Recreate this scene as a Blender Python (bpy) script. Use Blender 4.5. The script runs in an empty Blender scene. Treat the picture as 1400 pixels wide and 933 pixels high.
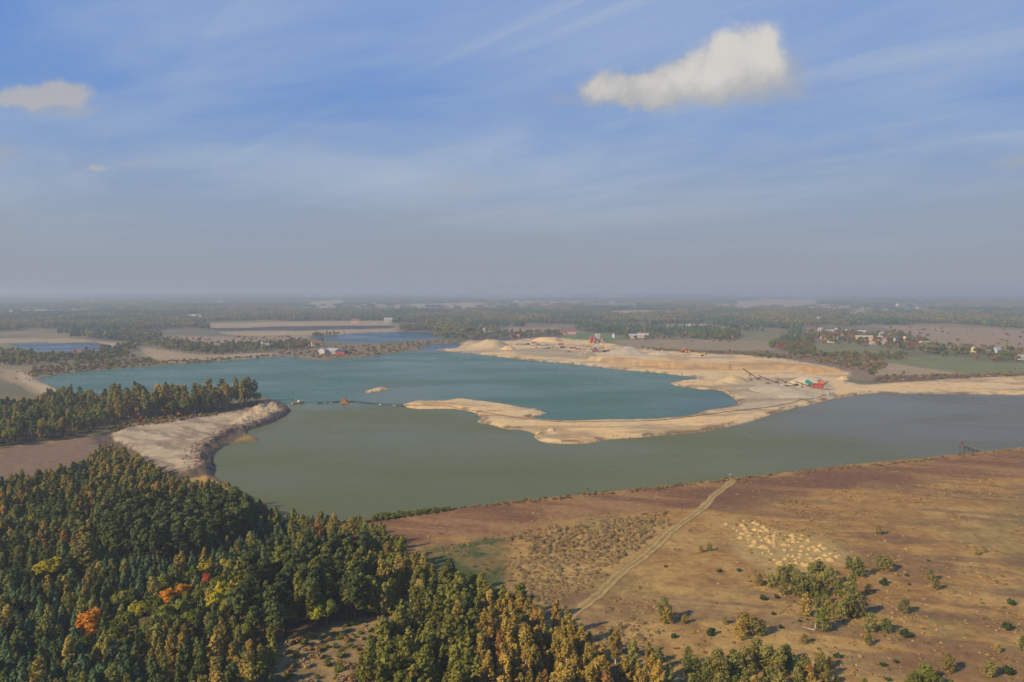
import bpy, bmesh, math, random
import numpy as np
from mathutils import Vector, Matrix

R = math.radians
random.seed(7)
rng = np.random.default_rng(7)
S = bpy.context.scene
COL = S.collection

# ------------------------------------------------------------------ camera
H = 90.0                      # flying height above the heath (m)
FPX = 1089.0                  # focal length in pixels of a 1400 px wide frame
HORIZON = 396.0
PITCH = math.atan((466.5 - HORIZON) / FPX)
cam_d = bpy.data.cameras.new('camera')
cam = bpy.data.objects.new('camera', cam_d)
COL.objects.link(cam)
cam.location = (0, 0, H)
cam.rotation_euler = (math.pi / 2 - PITCH, 0, 0)
cam_d.sensor_width = 36.0
cam_d.lens = FPX / 1400 * 36.0
cam_d.clip_start = 1.0
cam_d.clip_end = 120000.0
S.camera = cam

# ------------------------------------------------------------------ exposure
S.view_settings.view_transform = 'Standard'
S.view_settings.look = 'None'
EXPO = 0.35
S.view_settings.exposure = EXPO
S.view_settings.gamma = 1.0
S.view_settings.use_curve_mapping = False

S.cycles.max_bounces = 6
S.cycles.diffuse_bounces = 4
S.cycles.glossy_bounces = 2
S.cycles.transmission_bounces = 2
S.cycles.volume_bounces = 1
S.cycles.transparent_max_bounces = 4
S.cycles.use_adaptive_sampling = True
S.cycles.adaptive_threshold = 0.03
S.cycles.caustics_reflective = False
S.cycles.caustics_refractive = False

# ------------------------------------------------------------------ sun
SUN_ELEV = R(30)
SUN_AZ = R(-124)              # clockwise from +Y: the sun stands to the left, a little behind the camera
sd = bpy.data.lights.new('sun', 'SUN')
sun = bpy.data.objects.new('sun', sd)
COL.objects.link(sun)
sd.energy = 5.0
sd.angle = R(1.2)
sd.color = (1.0, 0.80, 0.50)
sun_dir = Vector((math.sin(SUN_AZ) * math.cos(SUN_ELEV), math.cos(SUN_AZ) * math.cos(SUN_ELEV), math.sin(SUN_ELEV)))
sun.rotation_euler = sun_dir.to_track_quat('Z', 'Y').to_euler()

# ------------------------------------------------------------------ node helper
class NT:
    def __init__(self, tree):
        self.t = tree
    def n(self, typ, **kw):
        nd = self.t.nodes.new(typ)
        ins = kw.pop('ins', None)
        for k, v in kw.items():
            setattr(nd, k, v)
        if ins:
            for k, v in ins.items():
                self.set(nd.inputs[k], v)
        return nd
    def set(self, sock, v):
        if isinstance(v, bpy.types.NodeSocket):
            self.t.links.new(v, sock)
        else:
            sock.default_value = v
    def m(self, op, a, b=None, c=None, clamp=False):
        nd = self.t.nodes.new('ShaderNodeMath')
        nd.operation = op
        nd.use_clamp = clamp
        for i, v in enumerate((a, b, c)):
            if v is not None:
                self.set(nd.inputs[i], v)
        return nd.outputs[0]
    def ss(self, v, a, b, lo=0.0, hi=1.0):
        nd = self.t.nodes.new('ShaderNodeMapRange')
        nd.interpolation_type = 'SMOOTHSTEP'
        for k, x in (('Value', v), ('From Min', a), ('From Max', b), ('To Min', lo), ('To Max', hi)):
            self.set(nd.inputs[k], x)
        return nd.outputs[0]
    def mix(self, f, a, b, blend='MIX'):
        nd = self.t.nodes.new('ShaderNodeMix')
        nd.data_type = 'RGBA'
        nd.blend_type = blend
        self.set(nd.inputs[0], f)
        self.set(nd.inputs[6], a if isinstance(a, bpy.types.NodeSocket) else (*a[:3], 1))
        self.set(nd.inputs[7], b if isinstance(b, bpy.types.NodeSocket) else (*b[:3], 1))
        return nd.outputs[2]
    def noise(self, vec, scale, detail=4, rough=0.5, dist=0.0):
        nd = self.t.nodes.new('ShaderNodeTexNoise')
        if vec is not None:
            self.set(nd.inputs['Vector'], vec)
        nd.inputs['Scale'].default_value = scale
        nd.inputs['Detail'].default_value = detail
        nd.inputs['Roughness'].default_value = rough
        nd.inputs['Distortion'].default_value = dist
        return nd.outputs[0]

# ------------------------------------------------------------------ sky
world = bpy.data.worlds.new('World')
S.world = world
world.use_nodes = True
world.cycles.sampling_method = 'MANUAL'
world.cycles.sample_map_resolution = 256
wt = world.node_tree
wt.nodes.clear()
W = NT(wt)
SKY_STRENGTH = 0.10
def build_sky():
    sky = W.n('ShaderNodeTexSky')
    sky.sky_type = 'NISHITA'
    sky.sun_disc = False
    sky.sun_elevation = SUN_ELEV
    sky.sun_rotation = SUN_AZ
    sky.altitude = 200
    sky.air_density = 1.0
    sky.dust_density = 2.0
    sky.ozone_density = 2.0
    tc = W.n('ShaderNodeTexCoord')
    sp = W.n('ShaderNodeSeparateXYZ', ins={0: tc.outputs['Generated']})
    x, y, z = sp.outputs
    k = 1.0 / SKY_STRENGTH / 2 ** EXPO
    def c(r, g, b):
        return (r * k, g * k, b * k)
    # clear air: the physical sky toned with a clean autumn blue
    blue_hi = c(0.046, 0.21, 0.65)
    col = W.mix(0.94, sky.outputs[0], blue_hi)
    # low haze that thins out with height, the same all the way round
    zz = W.m('MAXIMUM', z, 0.0)
    nlow = W.noise(W.n('ShaderNodeVectorMath', operation='MULTIPLY', ins={0: tc.outputs['Generated'], 1: (3.0, 3.0, 9.0)}).outputs[0], 1.0, 3)
    zt = W.m('ADD', zz, W.m('MULTIPLY', W.m('SUBTRACT', nlow, 0.5), 0.05))
    hz = W.m('POWER', W.ss(zt, 0.45, -0.08), 1.2)
    col = W.mix(W.m('MULTIPLY', hz, 1.0, clamp=True), col, c(0.345, 0.43, 0.51))
    hz2 = W.ss(zt, 0.19, 0.01)
    col = W.mix(hz2, col, c(0.305, 0.340, 0.405))
    # cirrus: a thin high layer seen in perspective, streaks running one way
    zs = W.m('ADD', zz, 0.06)
    px = W.m('DIVIDE', x, zs)
    py = W.m('DIVIDE', y, zs)
    a = R(-40)
    al = W.m('ADD', W.m('MULTIPLY', px, math.sin(a)), W.m('MULTIPLY', py, math.cos(a)))
    ac = W.m('SUBTRACT', W.m('MULTIPLY', px, math.cos(a)), W.m('MULTIPLY', py, math.sin(a)))
    v1 = W.n('ShaderNodeCombineXYZ', ins={0: W.m('MULTIPLY', al, 0.10), 1: W.m('MULTIPLY', ac, 0.75), 2: 7.2}).outputs[0]
    v2 = W.n('ShaderNodeCombineXYZ', ins={0: W.m('MULTIPLY', al, 0.28), 1: W.m('MULTIPLY', ac, 0.42), 2: 11.5}).outputs[0]
    c1 = W.ss(W.noise(v1, 1.0, 9, 0.62, 0.9), 0.46, 0.72)
    c2 = W.ss(W.noise(v2, 1.0, 7, 0.58, 0.4), 0.40, 0.68)
    ci = W.m('MULTIPLY', c1, W.m('ADD', W.m('MULTIPLY', c2, 0.42), 0.10))
    ci = W.m('ADD', ci, W.m('ADD', W.m('MULTIPLY', c2, 0.72), 0.03), clamp=True)
    ci = W.m('MULTIPLY', ci, W.ss(z, 0.02, 0.16))
    col = W.mix(W.m('MULTIPLY', ci, 0.64), col, c(0.49, 0.55, 0.62))
    # a few fair-weather cumulus, placed by direction (azimuth tangent, elevation tangent)
    yy = W.m('MAXIMUM', y, 0.02)
    u = W.m('DIVIDE', x, yy)
    v = W.m('DIVIDE', z, yy)
    def uv(ax, ay):
        cu, cv = (ax - 700) / FPX, (466.5 - ay) / FPX
        cp, spn = math.cos(PITCH), math.sin(PITCH)
        yv, zv = cp + cv * spn, -spn + cv * cp
        return cu / yv, zv / yv
    wv = W.n('ShaderNodeCombineXYZ', ins={0: u, 1: v, 2: 0.0}).outputs[0]
    nz = W.noise(wv, 22.0, 6, 0.6)
    nz2 = W.noise(wv, 45.0, 4, 0.55)
    nzb = W.noise(W.n('ShaderNodeVectorMath', operation='ADD', ins={0: wv, 1: (3.1, 7.7, 2.2)}).outputs[0], 24.0, 5, 0.6)
    du = W.m('MULTIPLY', W.m('SUBTRACT', nz, 0.5), 0.055)
    dv = W.m('MULTIPLY', W.m('SUBTRACT', W.m('ADD', W.m('MULTIPLY', nzb, 0.75), W.m('MULTIPLY', nz2, 0.25)), 0.5), 0.045)
    uw = W.m('ADD', u, du)
    vw = W.m('ADD', v, dv)
    def blobs(lst):
        tot = None
        for (bx, by, rx, ry, amp) in lst:
            cu, cv = uv(bx, by)
            p = W.m('POWER', W.m('DIVIDE', W.m('SUBTRACT', uw, cu), rx / FPX), 2.0)
            q = W.m('POWER', W.m('DIVIDE', W.m('SUBTRACT', vw, cv), ry / FPX), 2.0)
            g = W.m('MULTIPLY', W.m('EXPONENT', W.m('MULTIPLY', W.m('ADD', p, q), -1.0)), amp)
            tot = g if tot is None else W.m('ADD', tot, g)
        return tot
    main = [(820, 123, 33, 18, .95), (858, 119, 34, 23, .9), (905, 116, 44, 27, .95), (950, 101, 34, 28, .9), (985, 85, 34, 34, .9), (1020, 69, 36, 35, 1.0), (1050, 66, 27, 34, .95), (1058, 96, 25, 24, .7), (1000, 112, 52, 20, .7), (900, 140, 60, 11, .5)]
    soft = [(1010, 128, 95, 20, .62), (780, 138, 60, 12, .40), (1085, 95, 24, 32, .42), (640, 252, 90, 17, .34), (425, 195, 46, 30, .24),
            (85, 148, 62, 14, .55), (140, 188, 16, 10, .28), (5, 208, 34, 20, .42), (1395, 225, 46, 11, .55), (190, 226, 34, 8, .30), (1250, 78, 26, 12, .22), (60, 104, 40, 10, .22)]
    side = [(22, 131, 62, 13, .95), (88, 123, 40, 15, 1.0), (132, 231, 22, 6.5, .85), (60, 136, 52, 13, .6)]
    rag = W.m('ADD', W.m('MULTIPLY', nz2, 0.15), W.m('MULTIPLY', nz, 0.85))
    dm = W.m('MULTIPLY', blobs(main), W.m('ADD', rag, 0.5))
    dsd = W.m('MULTIPLY', blobs(side), W.m('ADD', rag, 0.5))
    dso = W.m('MULTIPLY', blobs(soft), W.m('ADD', rag, 0.5))
    front = W.ss(y, 0.05, 0.2)
    asf = W.m('MULTIPLY', W.m('MULTIPLY', W.ss(dso, 0.10, 0.62), front), 0.60)
    am = W.m('MULTIPLY', W.ss(dm, 0.16, 1.08), front)
    asd = W.m('MULTIPLY', W.m('MULTIPLY', W.ss(dsd, 0.22, 1.0), front), 0.80)
    col = W.mix(asf, col, c(0.385, 0.40, 0.43))
    body = W.mix(W.ss(W.m('ADD', W.m('ADD', W.m('MULTIPLY', dm, 0.30), W.m('MULTIPLY', nz, 0.7)), W.m('MULTIPLY', W.m('SUBTRACT', v, 0.26), 5.0)), 0.35, 1.05), c(0.44, 0.44, 0.455), c(0.65, 0.63, 0.60))
    col = W.mix(am, col, body)
    col = W.mix(asd, col, c(0.47, 0.455, 0.45))
    bg = W.n('ShaderNodeBackground', ins={'Color': col, 'Strength': SKY_STRENGTH})
    out = W.n('ShaderNodeOutputWorld')
    wt.links.new(bg.outputs[0], out.inputs['Surface'])
build_sky()

# ------------------------------------------------------------------ projection helpers (photo pixel -> point on a level)
CP, SP = math.cos(PITCH), math.sin(PITCH)
def P(ax, ay, z=0.0):
    cu, cv = (ax - 700) / FPX, (466.5 - ay) / FPX
    dy, dz = CP + cv * SP, -SP + cv * CP
    t = (z - H) / dz
    return (cu * t, dy * t)
def poly(pts, z=0.0):
    return np.array([P(a, b, z) for a, b in pts])
def to_px(x, y, z):
    yc = y * CP - (z - H) * SP
    zc = y * SP + (z - H) * CP
    return 700 + FPX * x / yc, 466.5 - FPX * zc / yc
def chaikin(p, n=1, closed=True):
    for _ in range(n):
        q = np.roll(p, -1, axis=0)
        a, b = p * .75 + q * .25, p * .25 + q * .75
        p = np.stack([a, b], 1).reshape(-1, 2)
    return p

def sdist(x, y, pg, margin=80.0):
    """signed distance to a polygon, negative inside; far outside it saturates"""
    out = np.full(x.shape, margin)
    lo, hi = pg.min(0) - margin, pg.max(0) + margin
    idx = np.nonzero((x > lo[0]) & (x < hi[0]) & (y > lo[1]) & (y < hi[1]))[0]
    if len(idx) == 0:
        return out
    xs, ys = x[idx], y[idx]
    d2 = np.full(xs.shape, 1e18)
    ins = np.zeros(xs.shape, bool)
    n = len(pg)
    for i in range(n):
        ax, ay = pg[i]; bx, by = pg[(i + 1) % n]
        ex, ey = bx - ax, by - ay
        L = ex * ex + ey * ey
        if L < 1e-9:
            continue
        wx, wy = xs - ax, ys - ay
        t = np.clip((wx * ex + wy * ey) / L, 0, 1)
        dx, dy = wx - ex * t, wy - ey * t
        np.minimum(d2, dx * dx + dy * dy, out=d2)
        if ay != by:
            c = ((ay > ys) != (by > ys)) & (xs < ex * (ys - ay) / (by - ay) + ax)
            ins ^= c
    d = np.sqrt(d2)
    d = np.where(ins, -d, d)
    out[idx] = np.minimum(d, margin)
    return out
def inside(x, y, pg):
    return sdist(np.atleast_1d(np.asarray(x, float)), np.atleast_1d(np.asarray(y, float)), pg, 1.0) < 0

_tab = np.random.default_rng(3).random(65536)
def vnoise(x, y, s, seed=0):
    x = x / s + seed * 17.13; y = y / s - seed * 9.71
    xi, yi = np.floor(x), np.floor(y)
    fx, fy = x - xi, y - yi
    fx = fx * fx * (3 - 2 * fx); fy = fy * fy * (3 - 2 * fy)
    xi = xi.astype(np.int64); yi = yi.astype(np.int64)
    def h(a, b):
        k = (a * 73856093) ^ (b * 19349663) ^ (seed * 83492791)
        k = (k ^ (k >> 13)) * 1274126177
        return _tab[(k ^ (k >> 16)) & 65535]
    return (h(xi, yi) * (1 - fx) + h(xi + 1, yi) * fx) * (1 - fy) + (h(xi, yi + 1) * (1 - fx) + h(xi + 1, yi + 1) * fx) * fy
def fbm(x, y, s, oct=4, seed=0):
    a, t, tot = 1.0, 0, 0.0
    for o in range(oct):
        t = t + a * vnoise(x, y, s / 2 ** o, seed + o)
        tot += a; a *= .55
    return t / tot
def sst(v, a, b):
    t = np.clip((v - a) / (b - a), 0, 1)
    return t * t * (3 - 2 * t)

# ------------------------------------------------------------------ outlines (traced on the water level, z = -1)
WL = -1.0
LAKE = chaikin(poly([
    (50, 521), (54, 519), (61, 516), (98, 510), (141, 506.6), (186, 503), (260, 498), (330, 492), (380, 488), (400, 488), (426, 492), (446, 493.6), (466, 491), (492, 489.6),
    (516, 487), (540, 483), (564, 480), (578, 478.5), (600, 478.5), (616, 481), (640, 483.5), (668, 486), (697, 490), (731, 494), (774, 497.5), (800, 500),
    (834, 504), (866, 507.5), (900, 510), (922, 512.6), (943, 515), (957, 517), (951, 519), (936, 520.6), (919, 523), (915, 525), (921, 527), (936, 529),
    (957, 533), (981, 533.5), (991, 536.6), (1001, 543.4), (1009, 549.4), (1009, 553.7), (993, 557.7), (974, 560.6), (958, 563), (953, 566.6), (936, 569.5), (914, 571.7),
    (891, 573), (866, 573.8), (840, 574), (809, 575), (761, 575.6), (736, 573.7), (724, 570), (744, 567), (747, 564.5), (739, 560.4), (715, 558), (697.6, 553.8),
    (666, 549.4), (644, 546.5), (627, 545), (610, 548), (591, 549), (572.5, 547), (559, 550.6), (548, 555), (561.6, 558.7), (578.6, 559.6), (603, 559), (627, 559.6),
    (649, 564), (656, 570), (657.5, 573.7), (651, 578), (671, 581), (685, 585), (690, 587.6), (712, 587.8), (734, 593.6), (729.6, 598), (736, 603), (748.6, 605.8),
    (773, 607), (797, 607), (819, 604), (833.5, 601), (870, 599), (908.6, 594.9), (943, 593), (960, 591.4), (982, 587), (1004.6, 582), (1028.6, 576), (1049, 569),
    (1063, 565), (1081, 559), (1103, 555), (1127, 549.7), (1136, 546), (1160, 543), (1177, 539.4), (1199.5, 537.5), (1225, 539), (1275, 539), (1400, 540), (1500, 541), (1720, 545),
    (1720, 585), (1500, 604), (1400, 613), (1257, 627), (1150, 637.5), (1003.6, 655.5), (900, 666), (803.6, 675), (703.6, 686), (614, 696.6), (540, 706), (446, 714), (420, 712), (396, 704), (364, 688),
    (321, 666), (296, 655), (293, 648), (296, 640), (291, 627), (301, 614), (310, 609), (327, 607), (357, 602), (353, 599), (338, 595), (341, 587.5), (366, 581), (387, 571), (399, 563), (395, 558.6),
    (391, 553), (380, 548), (360, 544), (330, 548), (260, 555), (180, 557), (110, 547), (88, 537), (70, 527)], WL), 1)
ISLAND = chaikin(poly([(497, 536.5), (508, 532), (520, 530), (530, 530), (535, 533), (520, 535), (504, 537.5)], WL), 2)
POND_W = chaikin(poly([(12, 470), (37, 468.6), (104, 469.5), (126, 468.6), (147, 472), (163, 476), (160, 480), (130, 483), (89, 485.5), (70, 484), (43, 480.6), (26, 476)], WL), 1)
POND_N = chaikin(poly([(420, 462), (446, 460), (480, 457), (504, 455), (550, 454), (590, 454.5), (612, 459), (596, 463), (560, 466), (524, 469), (500, 470), (476, 469), (454, 466)], WL), 1)
POND_S = chaikin(poly([(576, 477.5), (580, 472), (606, 471), (632, 469.5), (627, 476), (601, 477.4)], WL), 1)
SAND = chaikin(poly([(598, 477), (634, 470), (650, 465), (700, 468), (730, 463), (800, 465), (830, 471), (850, 474), (910, 481), (960, 484), (1000, 486), (1040, 489), (1080, 494), (1110, 500),
    (1150, 506), (1166, 511), (1152, 521), (1180, 527), (1220, 524), (1300, 519), (1400, 514), (1700, 505), (1700, 560), (1225, 549), (1100, 580), (1000, 606), (760, 626), (640, 602), (535, 564), (535, 545),
    (600, 505), (590, 482)]), 1)
LOTZ = 2.0
LOT = chaikin(poly([(150, 595), (177, 582.5), (216, 577), (250, 571.5), (284, 567), (318, 563), (351, 556), (366, 551), (390, 557), (384, 564), (350, 577), (318, 584.5), (311, 586), (278, 607), (269, 614), (270, 625), (278, 631), (267, 641), (230, 640), (205, 630), (188, 612)], LOTZ), 1)
TIP = chaikin(poly([(345, 557), (362, 549), (372, 548), (391, 558), (380, 566), (350, 574), (318, 582), (315, 577)], LOTZ), 1)
FIELD_W = poly([(-160, 640), (0, 613), (70, 606), (150, 593), (190, 612), (205, 640), (160, 660), (0, 690), (-160, 720)])
GRASS = chaikin(poly([(560, 760), (600, 745), (660, 735), (690, 740), (690, 790), (650, 812), (600, 805)]), 1)
SHORE_BAND = poly([(440, 716), (614, 698), (900, 668), (1257, 629), (1400, 614), (1800, 582), (1800, 650), (1400, 650), (1250, 655), (1000, 690), (820, 705), (690, 728), (560, 745), (515, 735)])
TRACK_PX = [(1004, 654), (990, 668), (965, 689), (938, 712), (905, 738), (870, 768), (835, 798), (805, 822), (780, 845)]

def lakes_sd(x, y):
    d = sdist(x, y, LAKE, 60.0)
    isl = sdist(x, y, ISLAND, 60.0)
    d = np.maximum(d, -isl)
    for p in (POND_W, POND_N, POND_S):
        d = np.minimum(d, sdist(x, y, p, 60.0))
    return d

UPPER = chaikin(poly([(800, 484), (830, 480), (850, 476), (910, 483), (960, 486), (1000, 488), (1040, 491), (1080, 496), (1110, 502), (1150, 507), (1160, 511), (1120, 509), (1060, 505), (1000, 504), (940, 503), (880, 500), (830, 495), (800, 490)]), 1)
HEAPS = []   # (x, y, radius_x, radius_y, height, sharp) low spoil heaps merged into the terrain
def heap(ax, ay, wpx, h, depth=0.6):
    x, y = P(ax, ay)
    s = y / FPX
    HEAPS.append((x, y, wpx * s * .5, wpx * s * .5 * depth, h))
# big grey washed-gravel field of low heaps between the conveyors and the spit
for a in [(1040, 532, 70, 2.2), (1075, 538, 80, 2.6), (1105, 534, 60, 3.0), (1030, 545, 60, 1.6), (1090, 548, 60, 2.0), (1000, 528, 40, 1.2), (1120, 542, 40, 2.0)]:
    heap(*a, depth=1.0)
heap(754, 588, 16, 1.2)
for a in [(570, 552, 30, .8), (640, 552, 40, 1.0), (700, 562, 40, .8), (790, 595, 60, .9), (880, 588, 80, .9), (960, 580, 80, 1.0)]:
    heap(*a, depth=1.0)

def height(x, y):
    """terrain height at points (arrays)"""
    r = np.hypot(x, y)
    dl = lakes_sd(x, y)
    rough = (fbm(x, y, 26.0, 3, 11) - .5)
    base = rough * 0.9
    sn = sdist(x, y, SAND, 60.0)
    insand = sst(-sn, -4, 6)
    # the working face: the quarry floor lies lower than the land behind it
    base = base * (1 - .2 * insand) + .5 * insand * (fbm(x, y, 9.0, 3, 5) - .35)
    base = base + 2.2 * (1 - sst(np.abs(sn - 3.0), 0, 16)) * (y > 900) * (sn < 59)
    up = sdist(x, y, UPPER, 60.0)
    base = base + 3.4 * sst(-up + (fbm(x, y, 18, 3, 13) - .5) * 26, -4, 4) + 1.2 * sst(-up, 10, 30) * fbm(x, y, 22, 3, 14)
    lo = sdist(x, y, LOT, 60.0)
    lot = sst(-lo + (fbm(x, y, 6, 3, 24) - .5) * 5, -5.5, .5)
    base = base * (1 - lot) + lot * (LOTZ + (fbm(x, y, 7, 3, 21) - .5) * 1.1)
    tp = sdist(x, y, TIP, 60.0)
    base = base + sst(-tp + (fbm(x, y, 5, 3, 25) - .5) * 6, -1, 5) * (.1 + 5.5 * np.clip(fbm(x, y, 5, 4, 22) - .40, 0, 1)) * (lo < 8)
    for hx, hy, rx, ry, hh in HEAPS:
        q = ((x - hx) / rx) ** 2 + ((y - hy) / ry) ** 2
        base = base + hh * np.clip(1 - np.sqrt(np.minimum(q, 4)), 0, 1) ** 1.1
    base = base + sst(lo, 12, 6) * sst(lo, -1, 2) * (fbm(x, y, 3.5, 3, 26) - .5) * 2.2
    # low dyke on the south shore
    base = base + .7 * np.exp(-((dl - 4.5) / 2.2) ** 2) * (y < 480)
    nshore = (fbm(x, y, 14.0, 4, 31) - .5) * np.clip(r * .006, 0, 9)
    d = dl + nshore * .55
    slope = .20 + .25 * vnoise(x, y, 40.0, 41) + .35 * sst(-lo, -16, 0)
    shore = np.where(d > 0, WL + d * slope, WL + d * .28)
    z = np.minimum(base, shore)
    return np.maximum(z, -4.0), dl
def zat(x, y):
    return float(height(np.array([float(x)]), np.array([float(y)]))[0][0])
def zats(x, y):
    return height(np.asarray(x, float), np.asarray(y, float))[0]

# ------------------------------------------------------------------ fields seen in the north: (photo outline, base colour)
TAN, TAN2, STRAW, OLIVE, GREEN, BROWN, DARK = (.33, .24, .14), (.28, .20, .12), (.38, .30, .18), (.17, .16, .07), (.10, .16, .05), (.18, .12, .08), (.05, .055, .05)
FIELDS = [
    ([(278, 443), (400, 440), (530, 439.5), (536, 445), (400, 446.5), (285, 449)], TAN),
    ([(288, 449), (400, 446.5), (536, 445), (540, 449), (420, 452), (295, 453)], DARK),
    ([(300, 453.5), (420, 452), (540, 449.5), (545, 455), (470, 458), (425, 459), (350, 460), (310, 458)], TAN),
    ([(215, 459), (330, 461), (420, 460), (425, 464), (350, 470), (290, 474), (245, 468)], TAN2),
    ([(-200, 463), (110, 463.5), (128, 466.5), (104, 469), (37, 468.4), (12, 469.6), (-200, 471)], TAN),
    ([(-200, 471), (12, 470), (26, 476), (43, 481), (70, 484.6), (90, 487), (60, 492), (-200, 494)], OLIVE),
    ([(126, 465), (150, 468), (185, 475), (175, 481), (163, 476), (147, 472)], TAN),
    ([(188, 474), (230, 480), (275, 486), (380, 483), (400, 486), (300, 493), (222, 497), (203, 488)], TAN),
    ([(0, 505), (40, 507), (56, 517), (90, 537), (60, 546), (30, 530), (0, 517)], TAN2),
    ([(20, 505), (46, 518), (85, 537), (60, 537), (30, 524)], STRAW),
    ([(380, 474), (430, 476), (470, 473), (520, 471), (560, 468), (600, 465), (640, 466), (630, 470), (580, 472), (572, 479), (520, 486), (470, 491), (445, 493), (380, 487)], (.20, .15, .085)),
    ([(420, 413), (468, 410.5), (476, 416), (422, 418)], TAN), ([(555, 416.5), (655, 413.5), (668, 419), (560, 421)], TAN),
    ([(640, 407.5), (760, 406.5), (850, 406), (850, 408), (660, 409.5)], TAN2), ([(1005, 412), (1125, 410.5), (1110, 419), (1010, 419)], TAN),
    ([(795, 417), (880, 418), (870, 422), (800, 421)], TAN2), ([(860, 446.5), (960, 443), (990, 448), (975, 452), (880, 451)], TAN),
    ([(975, 452), (1060, 455), (1090, 460), (1050, 470), (1000, 466)], OLIVE),
    ([(830, 466), (900, 464), (1000, 464), (1055, 468), (1090, 472), (1050, 480), (960, 479), (860, 475)], (.25, .19, .10)),
    ([(850, 475), (960, 479), (1050, 480), (1050, 488), (960, 484), (880, 479)], (.15, .11, .07)),
    ([(770, 462), (795, 456), (840, 457), (872, 462), (830, 467), (790, 466)], GREEN),
    ([(690, 449), (760, 448), (770, 452), (700, 454)], TAN2),
    ([(640, 456), (760, 455), (770, 460), (720, 468), (640, 465)], (.09, .085, .085)),
    ([(1070, 478), (1200, 482), (1215, 497), (1185, 518), (1165, 512), (1110, 499), (1050, 488)], (.20, .14, .09)),
    ([(1095, 466), (1240, 476), (1225, 488), (1090, 480)], OLIVE),
    ([(1215, 490), (1280, 486), (1420, 499), (1600, 505), (1600, 515), (1400, 513), (1320, 510), (1290, 507), (1218, 496)], (.16, .17, .07)),
    ([(1190, 510), (1215, 496.5), (1290, 507.5), (1320, 511), (1300, 514), (1200, 514)], (.30, .23, .13)),
    ([(1195, 445), (1280, 447), (1420, 452), (1600, 455), (1600, 480), (1400, 478), (1290, 471), (1240, 456)], TAN2),
    ([(1200, 514), (1400, 510), (1600, 508), (1600, 514), (1400, 516), (1190, 524)], (.15, .10, .07)),
    ([(-200, 434), (20, 433), (24, 436), (-200, 437)], TAN), ([(195, 427), (215, 427), (214, 429), (196, 429)], TAN), ([(1270, 398.5), (1330, 399), (1330, 400), (1270, 400)], STRAW),
    ([(700, 413), (790, 412), (800, 415), (700, 416)], TAN2), ([(880, 428), (960, 426), (965, 429), (890, 430)], TAN2), ([(1150, 428), (1220, 427), (1225, 430), (1150, 430)], TAN2),
]
FIELD_POLYS = [(poly(p), c) for p, c in FIELDS]

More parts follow.
